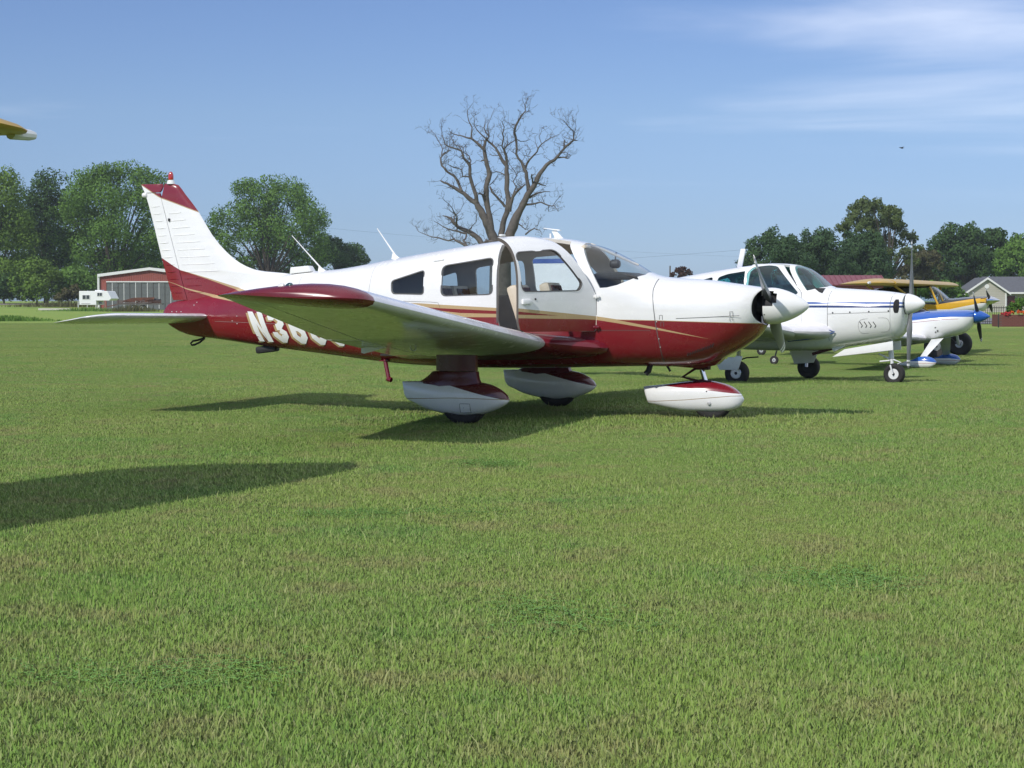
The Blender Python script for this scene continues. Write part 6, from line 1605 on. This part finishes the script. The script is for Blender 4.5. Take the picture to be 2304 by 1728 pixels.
def flower_bed():
    Y = 101.0; k = Y / 4115; x0 = (2249 - 1152) * k; root = empty('brick_planter', (x0, Y, ground_z(x0, Y))); tag(root, 'raised red-brick planter full of flowers at the right edge', 'planter')
    W, H, D = 5.2, .68, 1.6; mb = MB(); mb.box((W / 2, D / 2, H / 2 - .02), (W - .02, D - .02, H - .04)); mb.build('core', M['mortar'], root, False)
    bm_ = MB(); bm_.box((0, 0, 0), (.205, .06, .062)); bme = bm_.mesh('brick'); bme.materials.append(M['brick'])
    cnt = 0
    for r_ in range(9):
        n = int(W / .225)
        for i in range(n):
            if cnt > 215: break
            o = bpy.data.objects.new('brick', bme); COL.objects.link(o); o.parent = root; o.location = (.11 + i * .225 + (.11 if r_ % 2 else 0), random.uniform(-.006, .004), .035 + r_ * .0745); cnt += 1
    bm2 = MB(); bm2.box((0, 0, 0), (.06, .205, .062)); bme2 = bm2.mesh('brick'); bme2.materials.append(M['brick'])
    for r_ in range(9):
        for i in range(7):
            o = bpy.data.objects.new('brick', bme2); COL.objects.link(o); o.parent = root; o.location = (0, .12 + i * .225, .035 + r_ * .0745)
    ob = tree('flowering_shrub', 'bushy green plant growing in the brick planter', 101.6, [(2285, 690, 11), (2300, 683, 13), (2270, 698, 8), (2315, 688, 12)], leaf_mat('leaf_bright', (.05, .12, .02), (.13, .24, .04)), 2292, .03, n=2200, size=.09, seed=40, limbs=False, cat='plant')
    for nm, c, lab, us in (('flower_cluster', (.55, .11, .02), 'orange flowers spilling over the brick planter', [(2276, 703, 4), (2290, 702, 4), (2300, 705, 5), (2284, 700, 3), (2312, 703, 5)]), ('flower_cluster', (.45, .05, .06), 'red flowers at the left end of the brick planter', [(2254, 707, 3), (2262, 706, 4), (2268, 706, 3)])):
        tree(nm, lab, 101.2, us, leaf_mat('petal', c, tuple(min(1, q * 1.5) for q in c)), us[0][0], .01, n=500, size=.07, seed=41, limbs=False, cat='flowers')
flower_bed()

def fence():
    Y = 112.0; k = Y / 4115; x0, x1 = (2150 - 1152) * k, (2262 - 1152) * k; g = ground_z(x0, Y); root = empty('iron_fence', (x0, Y, g)); tag(root, 'black iron railing in front of the beige house', 'fence')
    L = x1 - x0
    for z in (.15, 1.0): mb = MB(); mb.box((L / 2, 0, z), (L, .03, .04)); mb.build('rail', M['iron'], root, False)
    n = 22; pm = MB(); pm.box((0, 0, .55), (.025, .025, 1.1)); pme = pm.mesh('picket'); pme.materials.append(M['iron'])
    for i in range(n + 1):
        o = bpy.data.objects.new('picket', pme); COL.objects.link(o); o.parent = root; o.location = (L * i / n, 0, 0)
fence()
mb = MB(); mb.tube([(0, 0, -.1), (0, 0, .68)], .035, 8); mb.lathe([(0, .05), (.05, .03), (.08, .01)], (0, 0, .67), (0, 0, 1), 8)
o = mb.build('bollard', M['iron'], None); o.location = ((2246 - 1152) / 4115 * 98, 98, ground_z(26, 98)); tag(o, 'short black post standing left of the brick planter', 'post')
mb = MB(); mb.loft([[(x, y0, ground_z(x, y0) + .03), (x, y1, ground_z(x, y1) + .03)] for x, y0, y1 in ((24.8, 116, 150), (27, 112, 150), (34, 112, 150), (44, 112, 150))], False, False, False); tag(mb.build('driveway', M['asphalt'], None, True, None), kind='structure')

# poles, wire, bird
def pole(u, vt, Y, label, arm=True):
    x = (u - 1152) / 4115 * Y; g = ground_z(x, Y); top = pxd(u, vt, Y).z - g
    root = empty('utility_pole', (x, Y, g)); tag(root, label, 'utility pole', 'utility poles')
    mb = MB(); mb.tube([(0, 0, -.3), (0, 0, top)], [.16, .11], 9); mb.build('pole', M['wood_pole'], root)
    if arm: mb = MB(); mb.box((0, 0, top - .5), (1.6, .1, .12)); mb.build('cross_arm', M['wood_pole'], root, False)
    return Vector((x, Y, g + top))
pole(1507, 598, 300, 'thin pole standing on the horizon by the reddish-brown tree', False)
pa = pole(-500, 372, 130, 'tall pole beyond the left edge carrying the overhead wire'); pb = pole(1752, 580, 250, 'pole hidden among the evergreens carrying the overhead wire')
mb = MB(); n = 40; mb.tube([pa.lerp(pb, i / n) - Vector((0, 0, 1.2 * 4 * (i / n) * (1 - i / n))) for i in range(n + 1)], .006, 5)
tag(mb.build('overhead_wire', M['iron'], None), 'thin overhead wire sloping down to the right across the sky', 'wire')

def bird():
    p = pxd(2029, 333, 120); root = empty('bird', p, R(30)); tag(root, 'tiny dark bird high in the clear sky at right', 'bird')
    mb = MB(); mb.lathe([(-.14, .004), (-.10, .025), (-.02, .045), (.06, .04), (.10, .028), (.13, .02), (.16, .003)], (0, 0, 0), (1, 0, 0), 12)
    mb.loft([[(-.12, -.012, 0), (-.12, .012, 0), (-.12, 0, .01)], [(-.22, -.04, 0), (-.22, .04, 0), (-.22, 0, .006)]])
    for s in (-1, 1): mb.loft([[(.06, 0, .02), (-.04, 0, .02), (0, 0, .03)], [(.08, s * .12, .07), (-.03, s * .12, .07), (.02, s * .12, .08)], [(.02, s * .26, .03), (-.04, s * .26, .03), (-.01, s * .26, .035)]])
    mb.build('body', M['black'], root)
bird()

# ------------------------------------------------------------------ summer haze
def haze():
    x0, x1, y0, y1, z0, z1 = -420, 420, -60, 420, -1.6, 34
    mb = MB(); mb.box(((x0 + x1) / 2, (y0 + y1) / 2, (z0 + z1) / 2), (x1 - x0, y1 - y0, z1 - z0))
    m = bpy.data.materials.new('haze_air'); m.use_nodes = True; nt = m.node_tree; nt.nodes.clear()
    o = nt.nodes.new('ShaderNodeOutputMaterial'); v = nt.nodes.new('ShaderNodeVolumePrincipled')
    v.inputs['Color'].default_value = (0.86, 0.92, 1.0, 1); v.inputs['Density'].default_value = 0.00022; v.inputs['Anisotropy'].default_value = 0.2
    nt.links.new(v.outputs[0], o.inputs['Volume'])
    tag(mb.build('haze', m, None, False), kind='stuff')
haze()
